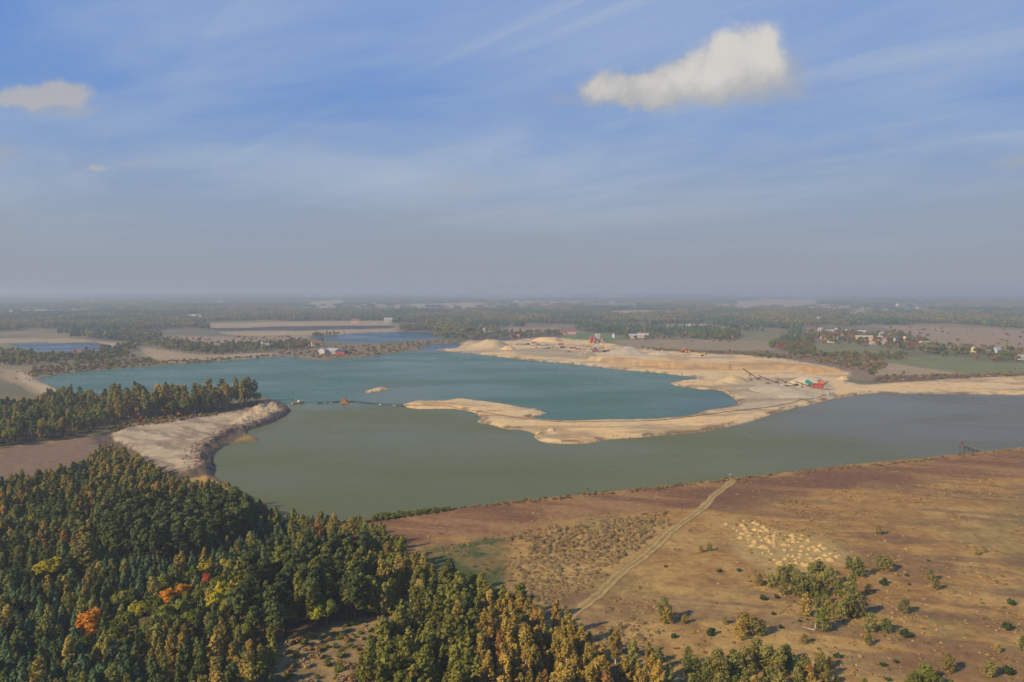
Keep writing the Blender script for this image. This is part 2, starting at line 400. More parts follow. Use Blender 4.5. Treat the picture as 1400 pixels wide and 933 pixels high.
# ------------------------------------------------------------------ terrain mesh: one fan-shaped sheet, finer where it is near
def terrain():
    th = np.arange(-R(36.5), R(36.5), 1.35 / FPX)
    step, t, ext = 1.35 / FPX, R(36.5), []
    while t < math.pi:
        step = min(step * 1.5, .12)
        t += step
        ext.append(min(t, math.pi))
    ext = np.array(ext)
    th = np.concatenate([-ext[::-1], th, ext])
    dy = np.arange(620, 60, -1.35)
    dy = np.concatenate([dy, np.arange(60, 20, -1.0), np.arange(20, 3.2, -.6)])
    r = np.concatenate([[2, 20, 50, 80, 110, 135], H * FPX / dy])
    nr, nt = len(r), len(th)
    rr, tt = np.meshgrid(r, th, indexing='ij')
    x = (rr * np.sin(tt)).ravel(); y = (rr * np.cos(tt)).ravel()
    z, dl = height(x, y)
    rad = rr.ravel()
    # ---------- colours: what the surface itself is made of
    def lerp(c, m, k):
        m = np.clip(m, 0, 1)[:, None]
        k = np.asarray(k)
        return c * (1 - m) + k * m
    n1 = fbm(x, y, 60, 4, 1); n2 = fbm(x, y, 17, 4, 2); n3 = fbm(x, y, 5, 3, 3); n4 = fbm(x, y, 260, 3, 4)
    col = np.tile(np.array((.330, .186, .058)), (len(x), 1))
    col = lerp(col, sst(n1, .46, .62) * .9, (.375, .242, .082))
    col = lerp(col, sst(n2, .52, .68) * .65, (.240, .128, .044))
    col = lerp(col, sst(fbm(x, y, 34, 4, 7), .52, .66) * .75, (.235, .170, .058))
    col = lerp(col, sst(n3, .55, .75) * .35, (.39, .255, .085))
    col = lerp(col, sst(n3, .45, .25) * .45, (.18, .105, .042))
    # dark heather band along the south shore, streaked parallel to it
    xs, ys = x * .955 - y * .295, x * .295 + y * .955
    st = fbm(xs / 5.5, ys, 9, 4, 8)
    sb = sdist(x, y, SHORE_BAND, 60)
    m = sst(-sb + (n2 - .5) * 24, -8, 8)
    col = lerp(col, m * .9, (.200, .100, .046))
    col = lerp(col, m * sst(st, .47, .62) * .75, (.145, .074, .040))
    col = lerp(col, m * sst(st, .47, .33) * .7, (.30, .175, .075))
    south = sst(y, 480, 430)
    col = lerp(col, south * (1 - m) * sst(st, .54, .68) * .5, (.12, .075, .05))
    mp = sdist(x, y, poly([(985, 716), (1025, 707), (1062, 722), (1110, 732), (1160, 757), (1150, 770), (1100, 782), (1055, 780), (1040, 765), (1010, 745)]), 30)
    col = lerp(col, sst(-mp + (n2 - .5) * 16, -4, 4) * .75, (.40, .28, .10))
    g = sdist(x, y, GRASS, 40)
    col = lerp(col, sst(-g + (n2 - .5) * 10, -3, 3) * (.5 + .5 * sst(n3, .3, .6)), (.075, .088, .03))
    # forest floor and scrub
    ff = sdist(x, y, FOREST, 40)
    col = lerp(col, sst(-ff, -4, 4) * .85, (.075, .06, .032))
    col = lerp(col, sst(-sdist(x, y, CLEARING, 40) + (n2 - .5) * 8, -3, 3) * (.5 + .5 * sst(n3, .35, .6)), (.30, .20, .08))
    # country north of the lake
    north = sst(y, 560, 700)
    rough = lerp(np.tile(np.array((.20, .16, .085)), (len(x), 1)), sst(n4, .45, .6), (.13, .12, .065))
    rough = lerp(rough, sst(n1, .5, .65) * .7, (.21, .155, .09))
    vor = fbm(x / 1.0, y / 2.6, 420, 3, 9)
    far = sst(rad, 2200, 3200)
    rough = lerp(rough, far * sst(vor, .51, .53) * .9, (.33, .26, .165))
    rough = lerp(rough, far * sst(vor, .40, .38) * .6, (.13, .14, .08))
    col = col * (1 - north[:, None]) + rough * north[:, None]
    for pg, c in FIELD_POLYS:
        ext_ = max(pg[:, 1].max() - pg[:, 1].min(), 10)
        s_ = sdist(x, y, pg, 60)
        v = (.86 + .28 * fbm(x, y, 30, 3, int(abs(pg[0, 0])) % 97))[:, None] * np.asarray(c)
        w = np.clip(rad * .004, 1.5, 9)
        mm = sst(-s_ / w + (n2 - .5) * 1.2, -.6, .6)[:, None]
        col = col * (1 - mm) + v * mm
    fw = sdist(x, y, FIELD_W, 60)
    col = lerp(col, sst(-fw, -2, 2), (.19, .125, .078))
    pen = sdist(x, y, PENINSULA, 40)
    col = lerp(col, sst(-pen, -4, 4) * .8, (.07, .06, .035))
    # sand
    s1 = fbm(x, y, 36, 4, 51); s2 = fbm(x / 2.5, y, 12, 4, 52); s3 = fbm(x, y, 3.2, 3, 53)
    sand = np.tile(np.array((.61, .435, .21)), (len(x), 1))
    sand = lerp(sand, sst(s1, .5, .66) * .7, (.64, .42, .185))
    sand = lerp(sand, sst(s1, .48, .32) * .7, (.57, .43, .245))
    sand = lerp(sand, sst(s2, .57, .72) * .7, (.33, .23, .12))
    sand = lerp(sand, sst(s3, .64, .8) * .35, (.30, .22, .14))
    gy = sdist(x, y, GREYS, 40)
    sand = lerp(sand, sst(-gy + (s2 - .5) * 22, -8, 8) * .85, (.40, .325, .205))
    gy2 = sdist(x, y, YARD, 40)
    sand = lerp(sand, sst(-gy2 + (s2 - .5) * 22, -8, 8) * .8, (.33, .27, .16))
    fc = sdist(x, y, FACE, 60)
    sand = lerp(sand, sst(-fc + (s2 - .5) * 40, -12, 12) * (.5 + .5 * sst(fbm(x / 6, y, 10, 3, 57), .4, .6)), (.50, .285, .10))
    wt_ = fbm(x / 5, y, 16, 3, 58)
    sand = lerp(sand, sst(wt_, .57, .64) * .6, (.25, .18, .10))
    sn = sdist(x, y, SAND, 60); isl = sdist(x, y, ISLAND, 60)
    edge = np.clip(rad * .006, 2, 10)
    ms = np.maximum(sst(-sn / edge + (s2 - .5) * 1.6, -.5, .5), (isl < 12) * 1.0)
    steep = sst(dl, 9, 3) * sst(dl, 0, 1.5)
    brk = sst(fbm(x, y, 11, 3, 55), .5, .62)
    sand = lerp(sand, steep * brk * .9, (.16, .105, .055))
    col = lerp(col, ms, sand)
    lo = sdist(x, y, LOT, 40)
    lotc = lerp(np.tile(np.array((.42, .33, .20)), (len(x), 1)), sst(fbm(x / 3.5, y, 7, 4, 61), .46, .62) * .8, (.28, .195, .12))
    lotc = lerp(lotc, sst(fbm(x / 3, y, 13, 3, 62), .52, .66) * .6, (.45, .345, .215))
    lotc = lerp(lotc, sst(fbm(x + y, (y - x) / 6, 9, 3, 63), .53, .62) * .75, (.21, .155, .10))
    lotc = lerp(lotc, sst(-sdist(x, y, TIP, 40), -2, 3) * .7, (.48, .36, .20))
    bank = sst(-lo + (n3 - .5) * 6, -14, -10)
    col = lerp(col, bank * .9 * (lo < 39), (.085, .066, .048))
    col = lerp(col, sst(-lo + (n3 - .5) * 3, -2.0, .8), lotc)
    # wet rim at the waterline, drowned bottom
    col = lerp(col, sst(z, WL + .35, WL - .1) * .55, (.10, .075, .045))
    col = lerp(col, sst(z, WL - .3, WL - 2), (.05, .06, .045))
    # ---------- faces
    i = np.arange(nr - 1)[:, None] * nt + np.arange(nt - 1)[None, :]
    quads = np.stack([i, i + 1, i + nt + 1, i + nt], -1).reshape(-1, 4)
    fx, fy = x[quads].mean(1), y[quads].mean(1)
    fms = ms[quads].mean(1); flo = lo[quads].mean(1); fdl = dl[quads].mean(1)
    fid = np.zeros(len(quads), int)
    fid[(fy < 480) & (fdl > -40) & (np.hypot(fx, fy) < 700)] = 1
    fid[(flo < 8)] = 3
    fid[(fms > .5) & (fdl > -25)] = 2
    lake_face = dl[quads].min(1) < 10
    return x, y, z, col, quads, fid, dl, lake_face

def mesh_from(name, x, y, z, quads, mat, col=None, extra=None, smooth=True):
    used, inv = np.unique(quads.ravel(), return_inverse=True)
    me = bpy.data.meshes.new(name)
    nv, nf = len(used), len(quads)
    me.vertices.add(nv); me.loops.add(nf * 4); me.polygons.add(nf)
    co = np.stack([x[used], y[used], z[used]], 1).astype(np.float32)
    me.vertices.foreach_set('co', co.ravel())
    me.loops.foreach_set('vertex_index', inv.astype(np.int32))
    me.polygons.foreach_set('loop_start', np.arange(0, nf * 4, 4, dtype=np.int32))
    me.polygons.foreach_set('use_smooth', np.full(nf, smooth))
    if col is not None:
        at = me.attributes.new('tone', 'FLOAT_COLOR', 'POINT')
        at.data.foreach_set('color', np.concatenate([col[used], np.ones((nv, 1))], 1).astype(np.float32).ravel())
    for k, v in (extra or {}).items():
        at = me.attributes.new(k, 'FLOAT', 'POINT')
        at.data.foreach_set('value', v[used].astype(np.float32))
    me.update(calc_edges=True)
    me.flip_normals()
    me.materials.append(mat)
    o = bpy.data.objects.new(name, me)
    COL.objects.link(o)
    return o

# ------------------------------------------------------------------ materials
def new_mat(name):
    m = bpy.data.materials.new(name)
    m.use_nodes = True
    m.node_tree.nodes.clear()
    N = NT(m.node_tree)
    return m, N
def finish(m, N, sh, disp=None):
    out = N.n('ShaderNodeOutputMaterial')
    m.node_tree.links.new(sh, out.inputs['Surface'])
    return m
def pri(N, col, rough=.9, spec=.15, metal=0.0, normal=None):
    b = N.n('ShaderNodeBsdfPrincipled')
    N.set(b.inputs['Base Color'], col if isinstance(col, bpy.types.NodeSocket) else (*col[:3], 1))
    N.set(b.inputs['Roughness'], rough)
    N.set(b.inputs['Specular IOR Level'], spec)
    b.inputs['Metallic'].default_value = metal
    if normal is not None:
        N.set(b.inputs['Normal'], normal)
    return b.outputs[0]
def ground_mat(name, lo=.72, hi=1.28, bump=.5, s1=.45, s2=2.2):
    m, N = new_mat(name)
    at = N.n('ShaderNodeAttribute', attribute_name='tone')
    g = N.n('ShaderNodeNewGeometry')
    a = N.noise(g.outputs['Position'], s1, 5, .6)
    b = N.noise(g.outputs['Position'], s2, 3, .6)
    f = N.m('ADD', N.m('MULTIPLY', a, .65), N.m('MULTIPLY', b, .35))
    mul = N.ss(f, .32, .68, lo, hi)
    comb = N.n('ShaderNodeCombineColor', ins={0: mul, 1: mul, 2: mul}).outputs[0]
    c = N.mix(1.0, at.outputs['Color'], comb, 'MULTIPLY')
    bp = N.n('ShaderNodeBump', ins={'Height': f, 'Strength': bump, 'Distance': .6})
    return finish(m, N, pri(N, c, .95, .08, normal=bp.outputs[0]))
def plain(name, col, rough=.7, spec=.3, metal=0.0, var=.25, scale=.8, dirt=None):
    m, N = new_mat(name)
    g = N.n('ShaderNodeNewGeometry')
    a = N.noise(g.outputs['Position'], scale, 4, .6)
    b = N.noise(g.outputs['Position'], scale * .3, 3, .6)
    mul = N.ss(a, .3, .7, 1 - var, 1 + var * .6)
    comb = N.n('ShaderNodeCombineColor', ins={0: mul, 1: mul, 2: mul}).outputs[0]
    c = N.mix(1.0, col, comb, 'MULTIPLY')
    c = N.mix(N.ss(b, .5, .75, 0, .4), c, dirt or (col[0] * .5 + .05, col[1] * .5 + .04, col[2] * .5 + .03))
    return finish(m, N, pri(N, c, rough, spec, metal))
def leaf_mat(name, c1, c2, c3, trans=.25):
    """foliage: tone varies from tree to tree, and in clumps inside one crown"""
    m, N = new_mat(name)
    oi = N.n('ShaderNodeObjectInfo')
    g = N.n('ShaderNodeNewGeometry')
    a = N.noise(g.outputs['Position'], .8, 3, .6)
    t = N.m('ADD', N.m('MULTIPLY', oi.outputs['Random'], .75), N.m('MULTIPLY', N.m('SUBTRACT', a, .5), 1.1), clamp=True)
    c = N.mix(N.ss(t, 0.0, .55), c1, c2)
    c = N.mix(N.ss(t, .55, 1.0), c, c3)
    rnd = N.m('FRACT', N.m('MULTIPLY', oi.outputs['Random'], 37.7))
    mul = N.m('ADD', N.m('MULTIPLY', rnd, .5), .75)
    comb = N.n('ShaderNodeCombineColor', ins={0: mul, 1: mul, 2: mul}).outputs[0]
    c = N.mix(1.0, c, comb, 'MULTIPLY')
    d = N.n('ShaderNodeBsdfDiffuse', ins={'Color': c})
    tr = N.n('ShaderNodeBsdfTranslucent', ins={'Color': c})
    mx = N.n('ShaderNodeMixShader', ins={0: trans, 1: d.outputs[0], 2: tr.outputs[0]})
    return finish(m, N, mx.outputs[0])
def water_mat():
    m, N = new_mat('lake_water')
    at = N.n('ShaderNodeAttribute', attribute_name='tone')
    g = N.n('ShaderNodeNewGeometry')
    v = N.n('ShaderNodeVectorMath', operation='MULTIPLY', ins={0: g.outputs['Position'], 1: (1.0, .55, 1.0)}).outputs[0]
    r1 = N.noise(v, .35, 3, .6)
    r2 = N.noise(v, 1.6, 2, .6)
    hgt = N.m('ADD', N.m('MULTIPLY', r1, .7), N.m('MULTIPLY', r2, .3))
    bp = N.n('ShaderNodeBump', ins={'Height': hgt, 'Strength': .06, 'Distance': .4})
    gust = N.noise(N.n('ShaderNodeVectorMath', operation='MULTIPLY', ins={0: g.outputs['Position'], 1: (.006, .012, 0)}).outputs[0], 1.0, 4, .55)
    ro = N.ss(gust, .35, .65, .16, .34)
    b = N.n('ShaderNodeBsdfPrincipled')
    N.set(b.inputs['Base Color'], at.outputs['Color'])
    N.set(b.inputs['Roughness'], ro)
    b.inputs['IOR'].default_value = 1.33
    b.inputs['Specular IOR Level'].default_value = .06
    N.set(b.inputs['Normal'], bp.outputs[0])
    return finish(m, N, b.outputs[0])

M_GROUND = ground_mat('open_country_soil')
M_HEATH = ground_mat('dry_heath', .74, 1.24, .7, .35, 1.6)
M_SAND = ground_mat('pale_sand', .84, 1.14, .5, .25, 1.5)
M_LOT = ground_mat('stripped_sandy_soil', .78, 1.2, .6, .3, 1.4)
M_WATER = water_mat()

# forest outlines (feet of the trees)
FOREST = poly([(-260, 760), (-60, 690), (0, 678), (60, 672), (110, 655), (138, 630), (172, 632), (205, 658), (240, 672), (275, 676), (300, 684), (340, 704), (380, 722), (430, 730), (500, 735), (525, 748), (548, 775), (562, 792),
               (590, 806), (640, 826), (690, 842), (735, 858), (785, 878), (800, 893), (850, 908), (900, 925), (925, 945), (950, 1010), (950, 1120), (-400, 1120), (-400, 800)])
CLEARING = poly([(375, 892), (420, 866), (490, 852), (550, 838), (556, 858), (515, 885), (490, 935), (475, 1000), (400, 1000), (392, 935)])
PENINSULA = poly([(-180, 640), (0, 612), (60, 603), (105, 598), (150, 584), (170, 576), (250, 571), (300, 563), (352, 553), (356, 545), (330, 550), (260, 557), (190, 559), (115, 551), (84, 545), (50, 562), (0, 566), (-180, 580)])
GREYS = poly([(990, 520), (1040, 516), (1090, 526), (1140, 530), (1135, 545), (1080, 556), (1010, 562), (1000, 545)])
FACE = poly([(830, 492), (900, 497), (980, 499), (1040, 497), (1100, 503), (1150, 509), (1130, 513), (1060, 507), (980, 507), (900, 506), (830, 501)])
YARD = poly([(690, 478), (760, 476), (800, 482), (830, 490), (780, 491), (720, 487)])

gx, gy, gz, gcol, gq, gid, gdl, glake = terrain()
o = mesh_from('ground', gx, gy, gz, gq[gid == 0], M_GROUND, gcol); o['kind'] = 'structure'
o['label'] = 'flat country of rough grass and fields reaching to the hazy horizon'
o = mesh_from('heath', gx, gy, gz, gq[gid == 1], M_HEATH, gcol); o['kind'] = 'structure'
o['label'] = 'dry brown heath and forest floor south of the lake'
o = mesh_from('sand_ground', gx, gy, gz, gq[gid == 2], M_SAND, gcol); o['kind'] = 'structure'
o['label'] = 'pale sand of the quarry floor and the curved spit'
o = mesh_from('stripped_ground', gx, gy, gz, gq[gid == 3], M_LOT, gcol); o['kind'] = 'structure'
o['label'] = 'bare stripped sandy terrace with a steep bank beside the lake'

# ------------------------------------------------------------------ water sheets
TEAL = poly([(0, 470), (0, 560), (400, 551), (470, 552), (548, 556), (640, 562), (740, 592), (900, 588), (1018, 560), (1018, 530), (960, 500), (600, 470)], WL)
PLUME = poly([(480, 558), (500, 540), (530, 520), (560, 512), (600, 540), (680, 556), (560, 560)], WL)
DEEP = poly([(900, 575), (960, 530), (1000, 530), (1020, 555), (960, 575)], WL)
def water():
    sel = gq[glake]
    xs, ys = gx, gy
    n = fbm(xs, ys, 120, 4, 71); n2 = fbm(xs / 2, ys, 40, 4, 72)
    col = np.tile(np.array((.102, .110, .030)), (len(xs), 1))
    def lerp(c, m, k):
        m = np.clip(m, 0, 1)[:, None]
        return c * (1 - m) + np.asarray(k) * m
    col = lerp(col, sst(xs + (n - .5) * 160, 90, 330) * .85, (.105, .098, .070))  # greyer towards the right: the sky's reflection painted into the water colour
    col = lerp(col, sst(n2, .5, .7) * .25, (.11, .125, .07))
    t = sst(-sdist(xs, ys, TEAL, 60) + (n - .5) * 40, -16, 10)
    tc = lerp(np.tile(np.array((.042, .116, .074)), (len(xs), 1)), sst(n, .5, .65) * .5, (.058, .118, .080))
    tc = lerp(tc, sst(-sdist(xs, ys, PLUME, 60) + (n2 - .5) * 60, -30, 30) * .75, (.09, .125, .078))
    tc = lerp(tc, sst(-sdist(xs, ys, DEEP, 60) + (n2 - .5) * 40, -30, 40) * .7, (.024, .082, .086))
    col = lerp(col, t, tc)
    pd = np.minimum(np.minimum(sdist(xs, ys, POND_W, 60), sdist(xs, ys, POND_N, 60)), sdist(xs, ys, POND_S, 60))
    col = lerp(col, (pd < 30) * 1.0, (.018, .056, .095))
    zz = np.full(len(xs), WL)
    fx, fy = xs[sel].mean(1), ys[sel].mean(1)
    who = np.zeros(len(sel), int)
    dists = np.stack([sdist(fx, fy, LAKE, 60), sdist(fx, fy, POND_W, 60), sdist(fx, fy, POND_N, 60), sdist(fx, fy, POND_S, 60)])
    who = dists.argmin(0)
    labs = ['wide quarry lake, green in front and teal behind the sand spit', 'narrow blue pond at the far west beside the sandy strip',
            'blue pond in front of the far wood, behind the sheds', 'small blue inlet pond beside the tall gravel pile']
    for k in range(4):
        q = sel[(who == k) & (dists[k] < 12)]
        o = mesh_from('lake' if k == 0 else 'pond', xs, ys, zz, q, M_WATER, col)
        o['kind'] = 'structure'; o['label'] = labs[k]
water()

# ------------------------------------------------------------------ haze: one closed box of pale air
def haze():
    m = bpy.data.materials.new('haze_air'); m.use_nodes = True
    m.node_tree.nodes.clear()
    N = NT(m.node_tree)
    v = N.n('ShaderNodeVolumePrincipled')
    v.inputs['Color'].default_value = (.53, .63, .75, 1)
    v.inputs['Density'].default_value = 2.3e-4
    v.inputs['Anisotropy'].default_value = 0.15
    out = N.n('ShaderNodeOutputMaterial')
    m.node_tree.links.new(v.outputs[0], out.inputs['Volume'])
    E, z0, z1 = 34000.0, -5.2, 104.0
    me = bpy.data.meshes.new('haze')
    vs = [(a * E, b * E, c) for c in (z0, z1) for a, b in ((-1, -1), (1, -1), (1, 1), (-1, 1))]
    me.from_pydata(vs, [], [(3, 2, 1, 0), (4, 5, 6, 7), (0, 1, 5, 4), (1, 2, 6, 5), (2, 3, 7, 6), (3, 0, 4, 7)])
    me.materials.append(m)
    o = bpy.data.objects.new('haze', me); COL.objects.link(o)
    o['kind'] = 'stuff'; o['label'] = 'pale autumn haze lying over the whole country'
haze()
#--PART2--
# ================================================================== vegetation
def tri_normals(n):
    v = rng.normal(size=(n, 3))
    return v / np.linalg.norm(v, axis=1, keepdims=True)
def leaf_mesh(name, C, Nr, size, mat, aspect=1.0, up=0.0):
    """many small leaf-clump faces at points C facing Nr"""
    n = len(C)
    Nr = Nr / np.maximum(np.linalg.norm(Nr, axis=1, keepdims=True), 1e-6)
    ref = tri_normals(n)
    if up:
        ref = ref * (1 - up) + np.array((0, 0, 1.0)) * up
    t = np.cross(Nr, ref); t /= np.maximum(np.linalg.norm(t, axis=1, keepdims=True), 1e-6)
    b = np.cross(Nr, t)
    s = (np.asarray(size) * (.7 + .6 * rng.random(n)))[:, None] * .5
    t = t * s; b = b * s * aspect
    sk = (rng.random((n, 1)) - .5) * .8
    v = np.stack([C - t - b, C + t - b * .6 + sk * b, C + t * .7 + b, C - t * .8 + b * .8 - sk * t], 1).reshape(-1, 3)
    me = bpy.data.meshes.new(name)
    me.vertices.add(n * 4); me.loops.add(n * 4); me.polygons.add(n)
    me.vertices.foreach_set('co', v.astype(np.float32).ravel())
    me.loops.foreach_set('vertex_index', np.arange(n * 4, dtype=np.int32))
    me.polygons.foreach_set('loop_start', np.arange(0, n * 4, 4, dtype=np.int32))
    me.update(calc_edges=True)
    me.materials.append(mat)
    return me
def blob(cx, cy, cz, rx, ry, rz, n, shell=.55):
    d = tri_normals(n)
    rad = shell + (1 - shell) * rng.random((n, 1)) ** .6
    C = np.array((cx, cy, cz)) + d * rad * np.array((rx, ry, rz))
    return C, d * .9 + rng.normal(size=(n, 3)) * .45 + np.array((0, 0, .25))
def trunk_mesh(name, mat, h, r, limbs=(), lean=0.0):
    vs, fs = [], []
    def tube(pts, rs, k=6):
        base = len(vs)
        for (p, rr) in zip(pts, rs):
            for j in range(k):
                a = 2 * math.pi * j / k
                vs.append((p[0] + rr * math.cos(a), p[1] + rr * math.sin(a), p[2]))
        for i in range(len(pts) - 1):
            for j in range(k):
                a, b = base + i * k + j, base + i * k + (j + 1) % k
                fs.append((a, b, b + k, a + k))
    bend = (random.uniform(-.3, .3), random.uniform(-.3, .3))
    tube([(0, 0, -.5), (bend[0] * .3, bend[1] * .3, h * .35), (bend[0], bend[1], h * .7), (bend[0] * .8 + lean, bend[1] * .8, h)], [r * 1.25, r, r * .7, r * .15])
    for (z, L, a, rise) in limbs:
        dx, dy = math.cos(a), math.sin(a)
        tube([(bend[0] * .6, bend[1] * .6, z), (dx * L * .55, dy * L * .55, z + rise * .45), (dx * L, dy * L, z + rise)], [r * .45, r * .3, r * .1], 4)
    me = bpy.data.meshes.new(name)
    me.from_pydata(vs, [], fs); me.update()
    me.materials.append(mat)
    return me

BARK_P = plain('pine_bark', (.20, .105, .055), .95, .1)
BARK_D = plain('grey_bark', (.10, .08, .06), .95, .1)
BARK_B = plain('birch_bark', (.52, .48, .42), .8, .2, var=.45, scale=3.0)
L = {}
def lm(k, a, b, c, t=.25):
    L[k] = leaf_mat('foliage_' + k, a, b, c, t)
lm('pine_dark', (0.07, 0.092, 0.032), (0.098, 0.122, 0.04), (0.14, 0.152, 0.046), 0.2)
lm('pine_blue', (0.085, 0.13, 0.062), (0.105, 0.155, 0.068), (0.14, 0.175, 0.066), 0.2)
lm('pine_olive', (0.145, 0.15, 0.032), (0.19, 0.185, 0.038), (0.24, 0.205, 0.042), 0.2)
lm('birch_green', (0.19, 0.19, 0.05), (0.235, 0.21, 0.055), (0.28, 0.225, 0.058), 0.2)
lm('birch_yellow', (0.26, 0.205, 0.05), (0.32, 0.235, 0.055), (0.355, 0.235, 0.055), 0.2)
lm('birch_gold', (0.32, 0.225, 0.05), (0.37, 0.25, 0.052), (0.41, 0.25, 0.05), 0.2)
lm('birch_rust', (0.31, 0.16, 0.05), (0.34, 0.165, 0.05), (0.28, 0.16, 0.055), 0.2)
lm('broad_green', (0.124, 0.144, 0.028), (0.166, 0.179, 0.034), (0.225, 0.210, 0.039), 0.2)
lm('broad_yellow', (0.297, 0.283, 0.029), (0.437, 0.363, 0.033), (0.520, 0.343, 0.033), 0.2)
lm('broad_orange', (0.604, 0.233, 0.024), (0.620, 0.310, 0.028), (0.620, 0.178, 0.024), 0.2)
lm('broad_red', (0.312, 0.060, 0.032), (0.408, 0.084, 0.035), (0.360, 0.072, 0.030))
lm('broad_brown', (0.254, 0.150, 0.061), (0.324, 0.180, 0.066), (0.223, 0.154, 0.064))
lm('bush_green', (0.12, 0.14, 0.036), (0.16, 0.16, 0.04), (0.205, 0.175, 0.044), 0.2)
lm('bush_dark', (0.045, 0.07, 0.026), (0.056, 0.082, 0.03), (0.066, 0.09, 0.032), .1)
lm('bush_brown', (0.32, 0.228, 0.105), (0.375, 0.268, 0.125), (0.265, 0.185, 0.085), 0.2)
lm('far_conifer', (0.068, 0.120, 0.074), (0.104, 0.158, 0.090), (0.157, 0.186, 0.095), .1)
lm('far_mixed', (0.176, 0.181, 0.065), (0.262, 0.218, 0.080), (0.373, 0.239, 0.095), .2)
lm('heath_tuft', (0.269, 0.162, 0.054), (0.377, 0.232, 0.078), (0.175, 0.107, 0.041), .15)

def mk_young_pine(i):
    h, r0 = 8.0, 1.7 + .25 * i
    C, N = [], []
    z = .7
    while z < h:
        f = 1 - z / h
        r = r0 * (f ** .58) * random.uniform(.85, 1.15) + .12
        nb = max(4, int(8 * f + 4))
        a0 = random.random() * 6.28
        for b in range(nb):
            a = a0 + 6.283 * b / nb + random.uniform(-.25, .25)
            rr = r * random.uniform(.75, 1.12)
            for k in np.linspace(.3, 1.0, 4 if f > .3 else 3):
                d = np.array((math.cos(a), math.sin(a), 0))
                C.append(d * rr * k + np.array((0, 0, z + .22 * rr * k)) + rng.normal(size=3) * .1)
                N.append(d * .75 + np.array((0, 0, .75)) + rng.normal(size=3) * .35)
        z += .52
    C.append(np.array((0, 0, h))); N.append(np.array((.5, 0, .6)))
    C, N = np.array(C), np.array(N)
    return leaf_mesh('young_pine_crown', C, N, .66, L['pine_dark']), trunk_mesh('young_pine_trunk', BARK_P, h * .95, .11)
def mk_scots(i):
    h = 11.5
    Cs, Ns, limbs = [], [], []
    nl = 11 + 2 * i
    for k in range(nl):
        t = (k + .5) / nl
        z = h * (.50 + .46 * t)
        w = (1.0 - abs(t - .42) * 1.15) * 1.75 + .25
        a = k * 2.4 + random.uniform(-.4, .4)
        off = w * random.uniform(.35, .75)
        if k == nl - 1: off = .1
        rr = random.uniform(.75, 1.15) * (1.15 - .35 * t)
        c, n = blob(off * math.cos(a), off * math.sin(a), z, rr, rr, rr * .62, 64, .5)
        Cs.append(c); Ns.append(n)
        limbs.append((z - .5, off, a, .4))
    return leaf_mesh('scots_pine_crown', np.concatenate(Cs), np.concatenate(Ns), .45, L['pine_dark']), trunk_mesh('scots_pine_trunk', BARK_P, h * .96, .17, limbs)
def mk_birch(i):
    h = 11.0
    Cs, Ns, limbs = [], [], []
    nl = 16
    for k in range(nl):
        t = (k + .5) / nl
        z = h * (.20 + .78 * t)
        w = (math.sin(math.pi * min(1, t * .72 + .22)) ** .8) * (1.55 + .2 * i)
        a = k * 2.4 + random.uniform(-.4, .4)
        off = w * random.uniform(.35, .72)
        c, n = blob(off * math.cos(a), off * math.sin(a), z, .72, .72, 1.15, 56, .35)
        Cs.append(c); Ns.append(n)
        if k % 2 == 0: limbs.append((z - 1.0, off, a, 1.0))
    return leaf_mesh('birch_crown', np.concatenate(Cs), np.concatenate(Ns), .36, L['birch_yellow'], 1.4, .4), trunk_mesh('birch_trunk', BARK_B, h * .97, .13, limbs)
def mk_bushy(i):
    h = 6.0
    Cs, Ns, limbs = [], [], []
    nl = 20
    for k in range(nl):
        t = (k + .5) / nl
        z = h * (.08 + .86 * t)
        w = (math.sin(math.pi * min(1, t * .66 + .30)) ** .7) * (1.75 + .25 * (i % 3))
        a = k * 2.4 + random.uniform(-.4, .4)
        off = w * random.uniform(.4, .75)
        c, n = blob(off * math.cos(a), off * math.sin(a), z, .70, .70, .8, 34, .3)
        Cs.append(c); Ns.append(n)
        if k % 3 == 0: limbs.append((max(.3, z - .8), off, a, .8))
    return leaf_mesh('bushy_birch_crown', np.concatenate(Cs), np.concatenate(Ns), .28, L['birch_green'], 1.4, .4), trunk_mesh('bushy_birch_trunk', BARK_B, h * .95, .07, limbs)
def mk_broad(i):
    h = 9.5
    Cs, Ns, limbs = [], [], []
    for k in range(17 + i):
        d = tri_normals(1)[0]
        d[2] = abs(d[2]) * 1.15 - .35
        q = random.uniform(.45, .92)
        c0 = np.array((d[0] * 2.6 * q, d[1] * 2.6 * q, h * .60 + d[2] * 3.3 * q))
        rr = random.uniform(.85, 1.35)
        c, n = blob(*c0, rr, rr, rr * .85, 66, .55)
        Cs.append(c); Ns.append(n)
        if k % 3 == 0: limbs.append((max(1.5, c0[2] - 2.2), math.hypot(c0[0], c0[1]), math.atan2(c0[1], c0[0]), 1.8))
    return leaf_mesh('broadleaf_crown', np.concatenate(Cs), np.concatenate(Ns), .47, L['broad_green']), trunk_mesh('broadleaf_trunk', BARK_D, h * .8, .24, limbs)
def mk_bush(i, key='bush_green', n=40, size=.30):
    Cs, Ns = [], []
    for k in range(8):
        a = k * 2.4; o = random.uniform(.15, .8)
        z = random.uniform(.45, 1.15) * (1.2 - .5 * o)
        c, nn = blob(o * math.cos(a), o * math.sin(a), z, .5, .5, .55, n, .5)
        c[:, 2] = np.abs(c[:, 2])
        Cs.append(c); Ns.append(nn)
    return leaf_mesh('bush_leaves', np.concatenate(Cs), np.concatenate(Ns), size, L[key])
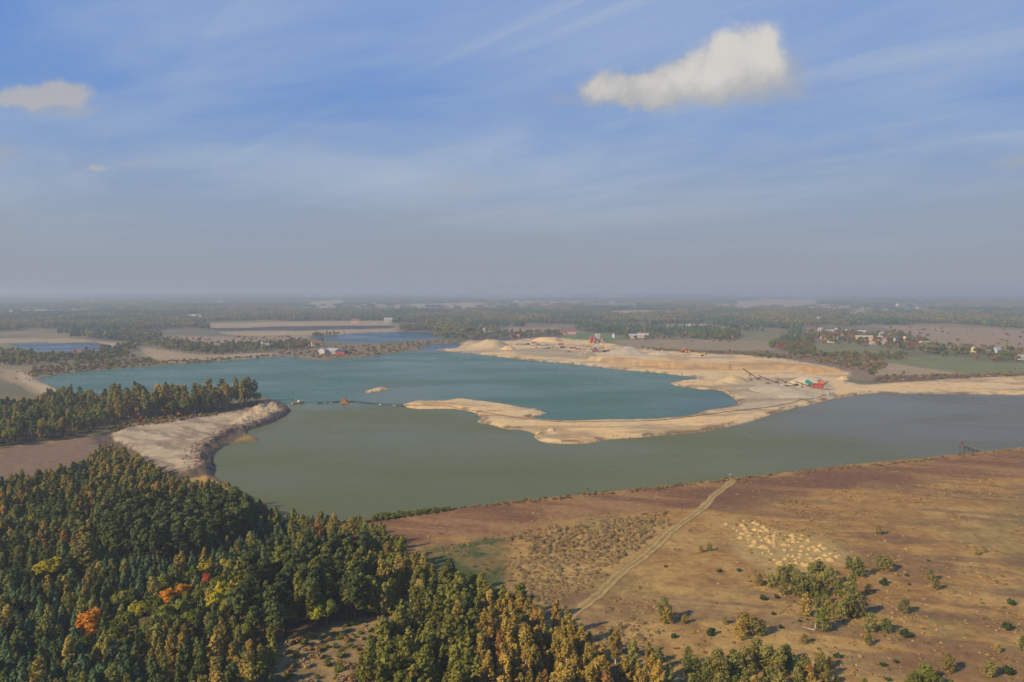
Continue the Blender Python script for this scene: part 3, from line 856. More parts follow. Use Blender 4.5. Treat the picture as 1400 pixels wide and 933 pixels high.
def mk_tussock(i):
    n = 300
    d = tri_normals(n); d[:, 2] = np.abs(d[:, 2])
    rad = .65 + .4 * rng.random((n, 1))
    lump = 1 + .22 * np.sin(d[:, :1] * 5 + i) * np.cos(d[:, 1:2] * 4)
    C = d * rad * lump * np.array((1.35, 1.15, .95))
    return leaf_mesh('scrub_twigs', C, d * .8 + rng.normal(size=(n, 3)) * .4, .22, L['bush_brown'], 1.7, .6)
def mk_far(i, key, conifer):
    Cs, Ns = [], []
    h = 14.0
    if conifer:
        for k in range(7):
            t = k / 6
            c, n = blob(random.uniform(-.8, .8), random.uniform(-.8, .8), h * (.3 + .65 * t), 2.6 * (1 - t * .75), 2.6 * (1 - t * .75), 1.7, 14, .6)
            Cs.append(c); Ns.append(n)
    else:
        for k in range(9):
            a = k * 2.4; o = random.uniform(.3, 2.6)
            c, n = blob(o * math.cos(a), o * math.sin(a), h * random.uniform(.35, .85), 2.0, 2.0, 1.9, 14, .6)
            Cs.append(c); Ns.append(n)
    return leaf_mesh('far_tree', np.concatenate(Cs), np.concatenate(Ns), 1.5, L[key])
def mk_clump(i, key):
    Cs, Ns = [], []
    for k in range(16):
        x, y = random.uniform(-15, 15), random.uniform(-15, 15)
        hh = random.uniform(9, 17)
        c, n = blob(x, y, hh * .58, 4.2, 4.2, hh * .42, 22, .7)
        Cs.append(c); Ns.append(n)
    return leaf_mesh('far_copse', np.concatenate(Cs), np.concatenate(Ns), 3.2, L[key])

NVAR = 4
PROTO = {'young_pine': [mk_young_pine(i) for i in range(NVAR)], 'scots_pine': [mk_scots(i) for i in range(NVAR)],
         'birch': [mk_birch(i) for i in range(NVAR)], 'broadleaf': [mk_broad(i) for i in range(NVAR)], 'bushy_birch': [mk_bushy(i) for i in range(NVAR)]}
BASEH = {'young_pine': 8.0, 'scots_pine': 11.5, 'birch': 11.0, 'broadleaf': 9.5, 'bushy_birch': 6.0}

# ---------- planting: every tree is (kind, tone, x, y, height, zone)
TREES = []
def plant(kind, tone, x, y, h, zone, wide=1.0):
    TREES.append([kind, tone, x, y, h, zone, wide])
def scatter(pg, spacing, jitter=.42, sy=None):
    lo, hi = pg.min(0), pg.max(0)
    sy = sy or spacing
    xs = np.arange(lo[0], hi[0], spacing); ys = np.arange(lo[1], hi[1], sy)
    X, Y = np.meshgrid(xs, ys)
    X = X + (np.arange(len(ys)) % 2)[:, None] * spacing * .5
    X = (X + rng.uniform(-jitter, jitter, X.shape) * spacing).ravel()
    Y = (Y + rng.uniform(-jitter, jitter, Y.shape) * sy).ravel()
    k = inside(X, Y, pg)
    return X[k], Y[k]
def pick(opts):
    r = random.random() * sum(w for w, *_ in opts)
    for w, *v in opts:
        r -= w
        if r <= 0:
            return v
    return opts[-1][1:]
TALLROW = poly([(130, 738), (170, 722), (250, 714), (335, 706), (345, 728), (335, 752), (262, 778), (150, 782)])
def forest_a():
    X, Y = scatter(FOREST, 2.7)
    keep = (np.hypot(X, Y) > 120) & (X > -330) & ~inside(X, Y, CLEARING) & (lakes_sd(X, Y) > 2.5) & (sdist(X, Y, LOT, 20) > 3)
    X, Y = X[keep], Y[keep]
    N1 = fbm(X, Y, 22, 3, 81); N2 = fbm(X, Y, 40, 3, 82)
    tall = inside(X, Y, TALLROW)
    for x, y, a, b, tl in zip(X, Y, N1, N2, tall):
        u, v = to_px(x, y, 0)
        j = random.uniform(.66, 1.3)
        yp, sp, bi, br = 'young_pine', 'scots_pine', 'birch', 'broadleaf'
        if tl:
            k = [sp, 'pine_dark', 12.0]; zone = 'tallrow'
        elif u > 655 and v > 858 - (u - 655) * .02:
            if random.random() < .34 + .14 * (u > 820): continue
            k = pick([(6.5, bi, 'birch_gold', 8.2 if u < 820 else 7.0), (2.6, bi, 'birch_yellow', 7.6 if u < 820 else 5.5), (.6, bi, 'birch_rust', 7.4), (.6 + (u > 820) * 2, bi, 'birch_green', 6.5), (.3, sp, 'pine_olive', 8.0)]); zone = 'golden'
        elif u > 500 and v > 770:
            if random.random() < .22: continue
            k = pick([(4, sp, 'pine_olive', 9.0), (3.0, yp, 'pine_olive', 7.5), (.8, sp, 'pine_dark', 9.0), (.5, bi, 'birch_green', 8.0), (.4 + (u < 620 and v < 815) * 3, bi, 'birch_yellow', 9.5)]); zone = 'midpine'
        elif u > 400 and v < 772:
            k = pick([(2.2, bi, 'birch_green', 7.5), (1.6, bi, 'birch_yellow', 7.5), (.5, bi, 'birch_rust', 6.5), (3.0, yp, 'pine_olive', 6.5), (2.2, yp, 'pine_blue', 6.0)]); zone = 'shorewood'
        elif u > 320 and 765 < v < 900 and v > 960 - u * .45:
            if random.random() < .25: continue
            k = pick([(4, sp, 'pine_dark', 11.0), (2.0, sp, 'pine_olive', 10.0), (1.2, br, 'broad_green', 7.5), (.4, br, 'broad_yellow', 6.5)]); zone = 'trunkpine'
        elif 110 < u < 430 and v > 790 and abs((v - 872) + (u - 160) * .36) < 42:
            if random.random() < .45: continue
            k = pick([(4.5, br, 'broad_green', 7.2), (.7, br, 'broad_yellow', 7), (1.2, bi, 'birch_green', 7.5), (.8, bi, 'birch_yellow', 7), (1.2, yp, 'pine_dark', 6.5)]); zone = 'oakband'
        elif 190 < u < 345 and v > 850:
            if random.random() < .3: continue
            k = pick([(2.6, bi, 'birch_yellow', 7.5), (1.8, bi, 'birch_green', 7.5), (.8, bi, 'birch_gold', 7), (3.0, sp, 'pine_dark', 8.5), (2.0, yp, 'pine_dark', 6.5)]); zone = 'lowbirch'
        elif u > 345 and v > 850:
            if random.random() < .55: continue
            k = pick([(2, sp, 'pine_olive', 7), (2, yp, 'pine_olive', 5), (1, bi, 'birch_yellow', 5), (2.0, br, 'broad_green', 4)]); zone = 'clearing'
        elif v < 732 and u > 125:
            wb = 4.6 if a > .47 else 1.2
            k = pick([(wb, bi, 'birch_yellow', 8), (wb * .8, bi, 'birch_green', 8), (wb * .22, bi, 'birch_gold', 7.5), (wb * .25, bi, 'birch_rust', 7.5), (3.2, yp, 'pine_olive', 7.2), (2.4, yp, 'pine_dark', 7.0), (.8, yp, 'pine_blue', 6.5)]); zone = 'mixed'
        elif u <= 125 and v < 800:
            wb = 3.0 if a > .50 else .8
            k = pick([(wb, bi, 'birch_green', 8.5), (wb * .55, bi, 'birch_yellow', 8), (wb * .3, bi, 'birch_rust', 8), (wb * .5, br, 'broad_green', 7), (3.6, yp, 'pine_dark', 7.5), (2.2, sp, 'pine_dark', 9.0), (1.0, yp, 'pine_blue', 7)]); zone = 'leftwood'
        else:
            k = pick([(5.5, yp, 'pine_blue', 5.6), (4, yp, 'pine_dark', 5.8), (.75, bi, 'birch_green', 7), (.55, bi, 'birch_yellow', 7.2), (.15, bi, 'birch_gold', 6.8)]); zone = 'plantation'
        plant(k[0], k[1], x, y, k[2] * j, zone, random.uniform(.95, 1.4) if k[0] == bi else random.uniform(.82, 1.2))
forest_a()
def spot(kind, tone, u, vfoot, hpx, zone, wide=1.0, clear=2.2):
    """a tree one can single out: feet at this place of the photo, as tall as it shows there"""
    x, y = P(u, vfoot)
    h = hpx * y / FPX
    ln = clear + .55 * h
    TREES[:] = [t for t in TREES if not (abs(t[2] - x * t[3] / y) < clear and -clear < y - t[3] < ln)]
    plant(kind, tone, x, y, h, zone, wide)
SPOTS = [
    ('broadleaf', 'broad_orange', 124, 882, 58, 'big bright orange maple in the dark pines at lower left', 1.15),
    ('broadleaf', 'broad_yellow', 188, 858, 40, 'round yellow-orange maple between the orange tree and the green oaks', 1.1),
    ('broadleaf', 'broad_orange', 228, 836, 36, 'small orange-yellow maple at the left end of the orange row', 1.1),
    ('broadleaf', 'broad_orange', 248, 828, 36, 'deep orange maple in the middle of the orange row', 1.3),
    ('broadleaf', 'broad_red', 283, 812, 32, 'small dark red maple at the right end of the orange row', .8),
    ('broadleaf', 'broad_yellow', 72, 800, 44, 'wide yellow-green maple beside the tall old birch', 1.5),
    ('birch', 'birch_green', 117, 790, 60, 'very tall broad old birch with yellow-green crown in the pines', 1.9),
    ('birch', 'birch_rust', 90, 765, 40, 'rust coloured birch behind the tall old birch', 1.2),
    ('birch', 'birch_gold', 143, 718, 34, 'round golden birch standing above the dark pine row', 1.5),
    ('birch', 'birch_gold', 72, 695, 30, 'golden birch in the wood at far left, below the ploughed field', 1.1),
    ('birch', 'birch_gold', 183, 714, 30, 'slim golden birch just above the dark pine row', 1.0),
    ('birch', 'birch_gold', 262, 700, 34, 'bright yellow-gold birch in the mixed wood near the lake', 1.3),
    ('birch', 'birch_gold', 296, 700, 28, 'wide golden birch near the lake bank', 1.6),
    ('birch', 'birch_rust', 361, 718, 30, 'copper birch at the edge of the lake shadow', 1.4),
    ('birch', 'birch_yellow', 440, 752, 32, 'yellow birch in the shore wood', 1.1),
    ('birch', 'birch_rust', 436, 745, 30, 'salmon coloured birch in the shore wood', 1.1),
    ('scots_pine', 'pine_olive', 405, 853, 45, 'lone round-topped pine on a bare trunk at the edge of the clearing', .9),
    ('scots_pine', 'pine_olive', 475, 848, 46, 'pine with a long bare orange trunk standing in the clearing edge', 1.0),
    ('scots_pine', 'pine_dark', 459, 846, 44, 'darker pine with a bare trunk left of the orange trunked pine', 1.0),
    ('birch', 'birch_yellow', 524, 822, 58, 'tall pale yellow birch at the forest corner by the meadow', 1.1),
    ('birch', 'birch_yellow', 544, 812, 55, 'tall thin leaved birch beside the forest corner', 1.1),
    ('birch', 'birch_yellow', 580, 800, 44, 'broad straw-yellow birch at the edge of the green meadow', 1.5),
    ('birch', 'birch_rust', 732, 880, 46, 'rust-orange birch with a white trunk at the top of the golden grove', 1.2),
    ('birch', 'birch_gold', 778, 885, 52, 'tall golden birch at the top of the golden grove by the track', 1.4),
    ('birch', 'birch_gold', 690, 955, 62, 'bright orange-gold birch at the left edge of the golden grove', 1.3),
]
for s_ in SPOTS:
    spot(*s_[:5], s_[5], s_[6], clear=(2.6 if s_[0] == 'broadleaf' else 1.7) * s_[6])
    TREES[-1].append('solo')

def peninsula_wood():
    X, Y = scatter(PENINSULA, 6.0)
    k = (lakes_sd(X, Y) > 4)
    for x, y in zip(X[k], Y[k]):
        u, v = to_px(x, y, 0)
        j = random.uniform(.68, 1.1)
        if u > 150:
            if random.random() < .1: continue
            o = pick([(4, 'birch', 'birch_yellow', 20), (3.6, 'birch', 'birch_green', 20), (.3, 'birch', 'birch_rust', 19), (2.4, 'scots_pine', 'pine_olive', 20), (1.2, 'scots_pine', 'pine_dark', 19), (1.4, 'broadleaf', 'broad_green', 13)])
            w = random.uniform(.85, 1.3)
        else:
            o = pick([(3.4, 'broadleaf', 'broad_green', 17), (1.4, 'broadleaf', 'bush_green', 15), (2.0, 'scots_pine', 'pine_dark', 20), (1.6, 'birch', 'birch_green', 19), (.8, 'birch', 'birch_yellow', 17), (.4, 'broadleaf', 'broad_brown', 15)])
            w = 1.0
        ok = sdist(np.array([x]), np.array([y]), PEN_FRONT, 30)[0] > 0
        plant(o[0], o[1], x, y, o[2] * j * (1.0 if u > 150 else .72), 'peninsula' if u > 150 else 'pen_west', w)
PEN_FRONT = poly([(160, 590), (200, 578), (352, 556), (352, 560), (200, 583)])
peninsula_wood()
for (u, v, hp, tone, lab) in [(182, 577, 13, 'broad_red', 'crimson maple under the tall trees of the peninsula'), (193, 577, 9, 'broad_red', 'small red maple right of the crimson one under the tall trees'), (245, 572, 9, 'broad_orange', 'small orange maple under the tall birches of the peninsula')]:
    spot('broadleaf', tone, u, v, hp, lab, 1.0, 1.0); TREES[-1].append('solo')

# mid-distance trees round ponds, sheds and the village
def belt(pg_px, spacing, opts, zone, keep=1.0):
    pg = poly(pg_px)
    X, Y = scatter(pg, spacing)
    if len(X) == 0: return
    k = lakes_sd(X, Y) > 3
    for x, y in zip(X[k], Y[k]):
        if random.random() > keep: continue
        o = pick(opts)
        plant(o[0], o[1], x, y, o[2] * random.uniform(.75, 1.2), zone, o[3] if len(o) > 3 else 1.1)
BG = [(4, 'broadleaf', 'broad_green', 11, 1.4), (2, 'broadleaf', 'bush_green', 10, 1.4), (2, 'broadleaf', 'broad_brown', 10, 1.4), (1, 'birch', 'birch_yellow', 12), (1.5, 'scots_pine', 'pine_dark', 13)]
SH = [(3, 'broadleaf', 'broad_brown', 4.5, 1.9), (3, 'broadleaf', 'broad_green', 4.5, 1.9), (1, 'broadleaf', 'bush_green', 4, 1.9)]
belt([(40, 511), (46, 503), (90, 499), (150, 494), (210, 491), (215, 494), (150, 502), (100, 506), (62, 512)], 8, SH, 'westbank', .8)
belt([(0, 484), (25, 484), (70, 488), (120, 487), (188, 479), (192, 470), (160, 478), (186, 490), (120, 496), (30, 500), (0, 500)], 11, BG, 'westpond')
belt([(150, 465), (190, 462), (250, 469), (280, 474), (345, 473), (420, 468), (425, 476), (380, 480), (300, 486), (255, 483), (235, 480), (190, 470)], 13, BG, 'northwest')
belt([(425, 459), (508, 455), (512, 458), (440, 462)], 8, [(2, 'broadleaf', 'broad_green', 8, 1.3), (2, 'broadleaf', 'bush_green', 8, 1.3), (1, 'birch', 'birch_green', 10, 1.3)], 'pondrow')
belt([(395, 472), (430, 470), (450, 468), (440, 474), (400, 478)], 16, BG + [(2, 'broadleaf', 'broad_orange', 8)], 'sheds', .7)
belt([(1075, 482), (1110, 478), (1130, 486), (1200, 486), (1240, 484), (1236, 493), (1180, 493), (1115, 488), (1080, 487)], 10, [(3, 'broadleaf', 'bush_green', 9), (2, 'broadleaf', 'broad_green', 8), (2, 'birch', 'birch_green', 9), (.5, 'broadleaf', 'broad_brown', 7)], 'villagehedge')
belt([(1050, 470), (1075, 462), (1108, 464), (1110, 478), (1080, 483), (1055, 478)], 13, [(3, 'broadleaf', 'bush_green', 11), (2, 'broadleaf', 'broad_green', 11), (.4, 'broadleaf', 'broad_red', 10)], 'villagehedge')
belt([(1095, 455), (1240, 456), (1262, 468), (1330, 478), (1420, 480), (1420, 500), (1330, 494), (1245, 482), (1180, 474), (1100, 470)], 17, BG + [(.5, 'broadleaf', 'broad_red', 9), (.6, 'broadleaf', 'broad_orange', 9), (1.5, 'broadleaf', 'broad_brown', 11)], 'village', .85)
belt([(1025, 489), (1062, 487), (1066, 492), (1030, 493.5)], 8, [(1, 'broadleaf', 'bush_green', 7)], 'quarrybush')
belt([(925, 455), (945, 464), (1005, 467), (1012, 459), (975, 452)], 12, [(3, 'broadleaf', 'broad_green', 15), (1, 'scots_pine', 'pine_dark', 15), (.5, 'broadleaf', 'broad_orange', 11)], 'copse')
belt([(840, 465), (850, 458), (900, 457), (960, 459), (930, 463), (880, 467)], 18, BG, 'barn', .5)
belt([(610, 462), (640, 457), (700, 455), (770, 455), (780, 460), (690, 463), (640, 467)], 15, BG, 'behindpile', .7)
for (u, v, hp) in [(1235, 513, 9), (1251, 516, 5), (1262, 516, 6), (1213, 516, 6), (1388, 507, 5), (1395, 506, 4)]:
    x, y = P(u, v); plant('broadleaf', 'broad_green', x, y, hp * y / FPX, 'fieldtree', .9)

# heath birches and bushes, read off the photo one by one: (u, v of the foot, height px, relative width, tone)
HEATH_TREES = [
    (1038, 800, 17, 1.2, 'g'), (1054, 802, 20, 1.2, 'g'), (1071, 812, 24, 1.1, 'g'), (1068, 796, 24, 1.3, 'g'), (1096, 814, 30, 1.2, 'g'), (1109, 815, 30, 1.1, 'g'), (1126, 810, 30, 1.0, 'g'), (1102, 843, 34, 1.0, 'y'),
    (1124, 862, 33, 1.25, 'd'), (1142, 846, 24, 1.0, 'g'), (1151, 848, 28, 1.0, 'g'), (1160, 844, 34, 1.0, 'g'), (1172, 842, 36, 1.0, 'g'), (1164, 818, 34, 1.0, 'g'), (1157, 828, 28, 1.1, 'g'), (1172, 788, 26, 1.3, 'd'),
    (1161, 778, 18, 1.2, 'g'), (1134, 798, 26, 1.1, 'g'), (1146, 816, 26, 1.0, 'd'), (1110, 794, 26, 1.3, 'g'), (1120, 790, 26, 1.3, 'g'), (1089, 800, 24, 1.2, 'g'), (1080, 790, 20, 1.3, 'd'),
    (1011, 874, 28, 1.1, 'y'), (1031, 869, 28, 1.1, 'y'), (1018, 860, 24, 1.3, 'y'), (1042, 870, 20, 1.0, 'd'), (1189, 864, 27, 1.2, 'g'), (1211, 864, 18, 1.6, 'd'), (1187, 882, 16, 1.1, 'd'), (1202, 778, 22, 1.1, 'g'), (1214, 780, 20, 1.4, 'g'),
    (1188, 811, 14, 1.3, 'y'), (1236, 838, 20, 1.4, 'g'), (1273, 793, 16, 1.2, 'g'), (1280, 806, 16, 1.2, 'g'), (1201, 731, 14, 1.2, 'y'), (1335, 759, 11, 1.1, 'g'), (1347, 756, 6, 1.3, 'd'),
    (908, 848, 32, 1.1, 'g'), (912, 852, 24, 1.2, 'y'), (936, 852, 12, 1.3, 'y'), (991, 854, 12, 1.1, 'y'), (1100, 880, 13, 1.5, 'y'),
    (1035, 905, 34, 1.3, 'g'), (1050, 915, 36, 1.3, 'g'), (1065, 918, 34, 1.2, 'g'), (1020, 918, 36, 1.2, 'g'), (1005, 925, 34, 1.3, 'g'), (985, 930, 34, 1.2, 'g'), (968, 928, 28, 1.3, 'g'), (950, 925, 26, 1.3, 'd'), (1075, 905, 26, 1.1, 'd'),
    (1100, 922, 28, 1.2, 'g'), (1107, 930, 22, 1.1, 'r'), (1122, 915, 26, 1.2, 'y'), (1135, 912, 16, 1.2, 'y'), (1090, 935, 26, 1.2, 'g'), (1055, 942, 32, 1.2, 'g'), (1020, 945, 30, 1.3, 'g'), (985, 950, 30, 1.3, 'g'), (948, 948, 28, 1.3, 'g'),
    (1265, 930, 26, 1.6, 'd'), (1275, 940, 26, 1.6, 'd'), (1250, 938, 22, 1.5, 'd'), (1297, 918, 26, 1.2, 'y'), (1354, 925, 24, 1.5, 'g'), (1364, 893, 12, 1.3, 'y'), (1144, 933, 12, 1.2, 'd'), (1182, 940, 14, 1.3, 'd'), (1240, 945, 16, 1.4, 'd'), (1300, 945, 18, 1.4, 'd'), (1399, 890, 20, 1.3, 'd'),
    (1240, 960, 26, 1.5, 'd'), (1120, 960, 26, 1.3, 'g'), (1180, 965, 26, 1.3, 'g'), (958, 755, 10, 1.5, 'y'), (970, 753, 10, 1.4, 'd'),
]
for (u, v, hp, w, t) in HEATH_TREES:
    x, y = P(u, v)
    tone = {'g': 'birch_green', 'y': 'birch_yellow', 'd': 'broad_green', 'r': 'birch_rust'}[t]
    side = 'right' if u > 1180 else ('lower' if v > 895 else 'middle')
    plant('bushy_birch', tone, x, y, hp * y / FPX * 1.0, 'heath_' + side, w * 1.05)

for pg_, sp_ in (([(925, 912), (1000, 908), (1060, 905), (1120, 918), (1150, 960), (1150, 1010), (935, 1010)], 3.6), ([(1075, 800), (1130, 795), (1160, 805), (1170, 840), (1145, 850), (1105, 825), (1075, 812)], 4.2)):
    X, Y = scatter(poly(pg_), sp_)
    for x, y in zip(X, Y):
        if random.random() < .55:
            plant('bushy_birch', random.choice(['birch_green', 'birch_green', 'birch_yellow', 'broad_green', 'bush_green']), x, y, random.uniform(2.2, 5.5), 'heath_lower' if sp_ < 4 else 'heath_middle', random.uniform(.9, 1.3))
# ---------- single out the largest-looking 300 of each kind, the rest become masses
ZONES = {
    'tallrow': ('in the tall dark row across the left forest', 'row'), 'golden': ('in the golden birch grove at the bottom', ''), 'midpine': ('in the green pine stand between clearing and meadow', ''),
    'shorewood': ('in the yellow-green wood next to the lake shore', ''), 'trunkpine': ('in the old stand with bare trunks above the clearing', ''), 'oakband': ('in the leafy band beside the orange maples', ''),
    'lowbirch': ('in the mixed stand below the orange maples', ''), 'clearing': ('around the grassy clearing at the bottom', ''), 'mixed': ('in the mixed wood below the stripped sandy terrace', ''),
    'leftwood': ('in the wood below the ploughed field', ''), 'plantation': ('in the dense young pine plantation at left', ''), 'peninsula': ('in the tall wall of trees on the peninsula', ''),
    'pen_west': ('in the dark wood above the ploughed field', ''), 'westbank': ('on the bank of the lake at its west end', ''), 'westpond': ('between the west pond and the lake', ''), 'northwest': ('north of the lake behind the tan field', ''),
    'pondrow': ('in the row in front of the north pond', ''), 'sheds': ('around the lakeside sheds', ''), 'villagehedge': ('in the belt in front of the village', ''), 'village': ('among the village houses', ''),
    'quarrybush': ('behind the quarry rim', ''), 'copse': ('in the dark copse on the tan field', ''), 'barn': ('around the white barn', ''), 'behindpile': ('behind the gravel piles', ''), 'fieldtree': ('standing alone on the field edge at right', ''),
    'heath_right': ('on the open heath at the right', ''), 'heath_lower': ('in the heath thicket at the lower edge', ''), 'heath_middle': ('in the heath grove below the sand mounds', ''),
}
TONEWORD = {'pine_dark': 'dark green', 'pine_blue': 'blue-green', 'pine_olive': 'olive green', 'birch_green': 'yellow-green', 'birch_yellow': 'dull yellow', 'birch_gold': 'golden', 'birch_rust': 'rust coloured', 'broad_green': 'green', 'broad_yellow': 'yellow',
            'broad_orange': 'orange', 'broad_red': 'red', 'broad_brown': 'brown', 'bush_green': 'pale green'}
KINDWORD = {'young_pine': 'young pine', 'scots_pine': 'pine', 'birch': 'birch', 'broadleaf': 'broadleaf tree', 'bushy_birch': 'bushy birch'}
OBJNAME = {'young_pine': 'young_pine_tree', 'scots_pine': 'pine_tree', 'birch': 'birch_tree', 'broadleaf': 'broadleaf_tree', 'bushy_birch': 'bushy_birch_tree'}
tx = np.array([t[2] for t in TREES]); ty = np.array([t[3] for t in TREES]); tz = zats(tx, ty)
LOWZ = ('westbank', 'westpond', 'northwest', 'sheds', 'villagehedge', 'village', 'quarrybush', 'copse', 'barn', 'behindpile', 'fieldtree', 'pondrow')
for t, z in zip(TREES, tz):
    t.insert(4, z - (.2 * t[4] if t[5] in LOWZ else 0))          # kind, tone, x, y, z, h, zone, wide[, solo]
def in_frame(t):
    u0, v0 = to_px(t[2], t[3], t[4]); u1, v1 = to_px(t[2], t[3], t[4] + t[5])
    return -6 < u0 < 1406 and v1 < 926 and v0 < 985
single, mass = [], []
for kind in PROTO:
    ts = [t for t in TREES if t[0] == kind]
    vis = sorted([t for t in ts if in_frame(t)], key=lambda t: -(t[5] * (1.6 if len(t) > 8 else 1) / t[3]))
    single += vis[:300]
    ids = set(map(id, vis[:300]))
    mass += [t for t in ts if id(t) not in ids]
def crown_for(kind, i, tone, cache={}):
    k = (kind, i, tone)
    if k not in cache:
        me = PROTO[kind][i][0].copy()
        me.materials[0] = L[tone]
        cache[k] = me
    return cache[k]
LANDMARKS = [(u, v - hp * .5, lab) for (k_, t_, u, v, hp, _, _), lab in zip(SPOTS, [
    'the big orange maple', 'the round yellow-orange maple', 'the small orange-yellow maple', 'the deep orange maple', 'the small dark red maple', 'the wide yellow-green maple', 'the tall old birch', 'the rust birch behind the old birch',
    'the round golden birch', 'the golden birch at far left', 'the slim golden birch', 'the bright yellow-gold birch', 'the wide golden birch by the lake', 'the copper birch', 'the yellow shore birch', 'the salmon birch', 'the lone bare-trunked pine', 'the orange-trunked pine',
    'the darker bare-trunked pine', 'the tall pale yellow birch', 'the thin leaved birch', 'the straw-yellow birch', 'the rust-orange birch', 'the tall golden birch', 'the bright orange-gold birch'])]
LANDMARKS += [(471, 547, 'the orange dredger'), (182, 570, 'the crimson maple'), (245, 568, 'the small orange maple'), (50, 580, 'the dark wood west end'), (110, 570, 'the dark wood'), (310, 540, 'the peninsula birches'), (355, 540, 'the peninsula tip'), (453, 480, 'the long white shed'), (358, 471, 'the blue-roofed house'), (110, 484, 'the red-roofed pond house'), (1181, 462, 'the big yellow block'), (1318, 480, 'the yellow dark-roofed house'),
              (1372, 484, 'the long pale barn'), (1264, 470, 'the solitary cream house'), (1110, 452, 'the leftmost village house'), (866, 460, 'the white barn'), (672, 467, 'the large gravel pile'), (1105, 515, 'the tall grey sand pile'), (1238, 863, 'the big dark round bush'), (1043, 815, 'the wide dark bush'), (1114, 860, 'the white fallen branch'),
              (1080, 750, 'the sand mounds'), (1380, 855, 'the dark bushes at the right edge'), (1378, 915, 'the bush in the lower right corner'), (972, 862, 'the dark bush left of the thicket'), (870, 770, 'the dirt track'), (450, 890, 'the grassy clearing'), (30, 900, 'the lower left corner'), (240, 915, 'the yellow birches under the oaks'), (600, 880, 'the green pine stand'), (850, 910, 'the lower golden grove')]
ORDN = ['', 'second', 'third', 'fourth', 'fifth', 'sixth', 'seventh', 'eighth', 'ninth', 'tenth', 'eleventh', 'twelfth', 'thirteenth', 'fourteenth', 'fifteenth', 'sixteenth', 'seventeenth', 'eighteenth', 'nineteenth', 'twentieth']
def auto_labels():
    bins = {}
    for t in single:
        if len(t) > 8: continue
        u, v = to_px(t[2], t[3], t[4] + t[5] * .6)
        L_ = min(LANDMARKS, key=lambda q: (q[0] - u) ** 2 + (1.6 * (q[1] - v)) ** 2)
        du, dv = u - L_[0], (v - L_[1]) * 1.6
        sec = ('right of' if du > 0 else 'left of') if abs(du) > abs(dv) else ('in front of' if dv > 0 else 'behind')
        bins.setdefault((t[0], t[1], sec, L_[2]), []).append((math.hypot(du, dv), id(t)))
    out = {}
    for (kind, tone, sec, lab), lst in bins.items():
        lst.sort()
        for r, (d, i) in enumerate(lst):
            o = ORDN[r] if r < 20 else 'one of the farther'
            nm = f'{TONEWORD[tone]} {KINDWORD[kind]}'
            if len(lst) == 1: out[i] = f'{nm} standing {sec} {lab}'
            elif r == 0: out[i] = f'nearest {nm} {sec} {lab}'
            elif r < 20: out[i] = f'{o} nearest {nm} {sec} {lab}'
            else: out[i] = f'{nm} farther off {sec} {lab}'
    return out
def place_single():
    LAB = auto_labels()
    for t in single:
        kind, tone, x, y, z, h, zone, wide = t[:8]
        i = random.randrange(NVAR)
        e = bpy.data.objects.new(OBJNAME[kind], None)
        e.empty_display_size = .5
        s = h / BASEH[kind]
        e.location = (x, y, z); e.scale = (s * wide, s * wide, s); e.rotation_euler = (random.uniform(-.04, .04), random.uniform(-.04, .04), random.uniform(0, 6.28))
        if len(t) > 8:
            e['label'] = zone
            e['group'] = 'trees that stand out by colour'
        else:
            e['label'] = LAB[id(t)]
            e['group'] = KINDWORD[kind] + ('es ' if kind.endswith('birch') else 's ') + ZONES[zone][0]
        e['category'] = 'tree'
        COL.objects.link(e)
        for nm, me in (('crown', crown_for(kind, i, tone)), ('trunk', PROTO[kind][i][1])):
            o = bpy.data.objects.new(nm, me); o.parent = e
            COL.objects.link(o)
place_single()

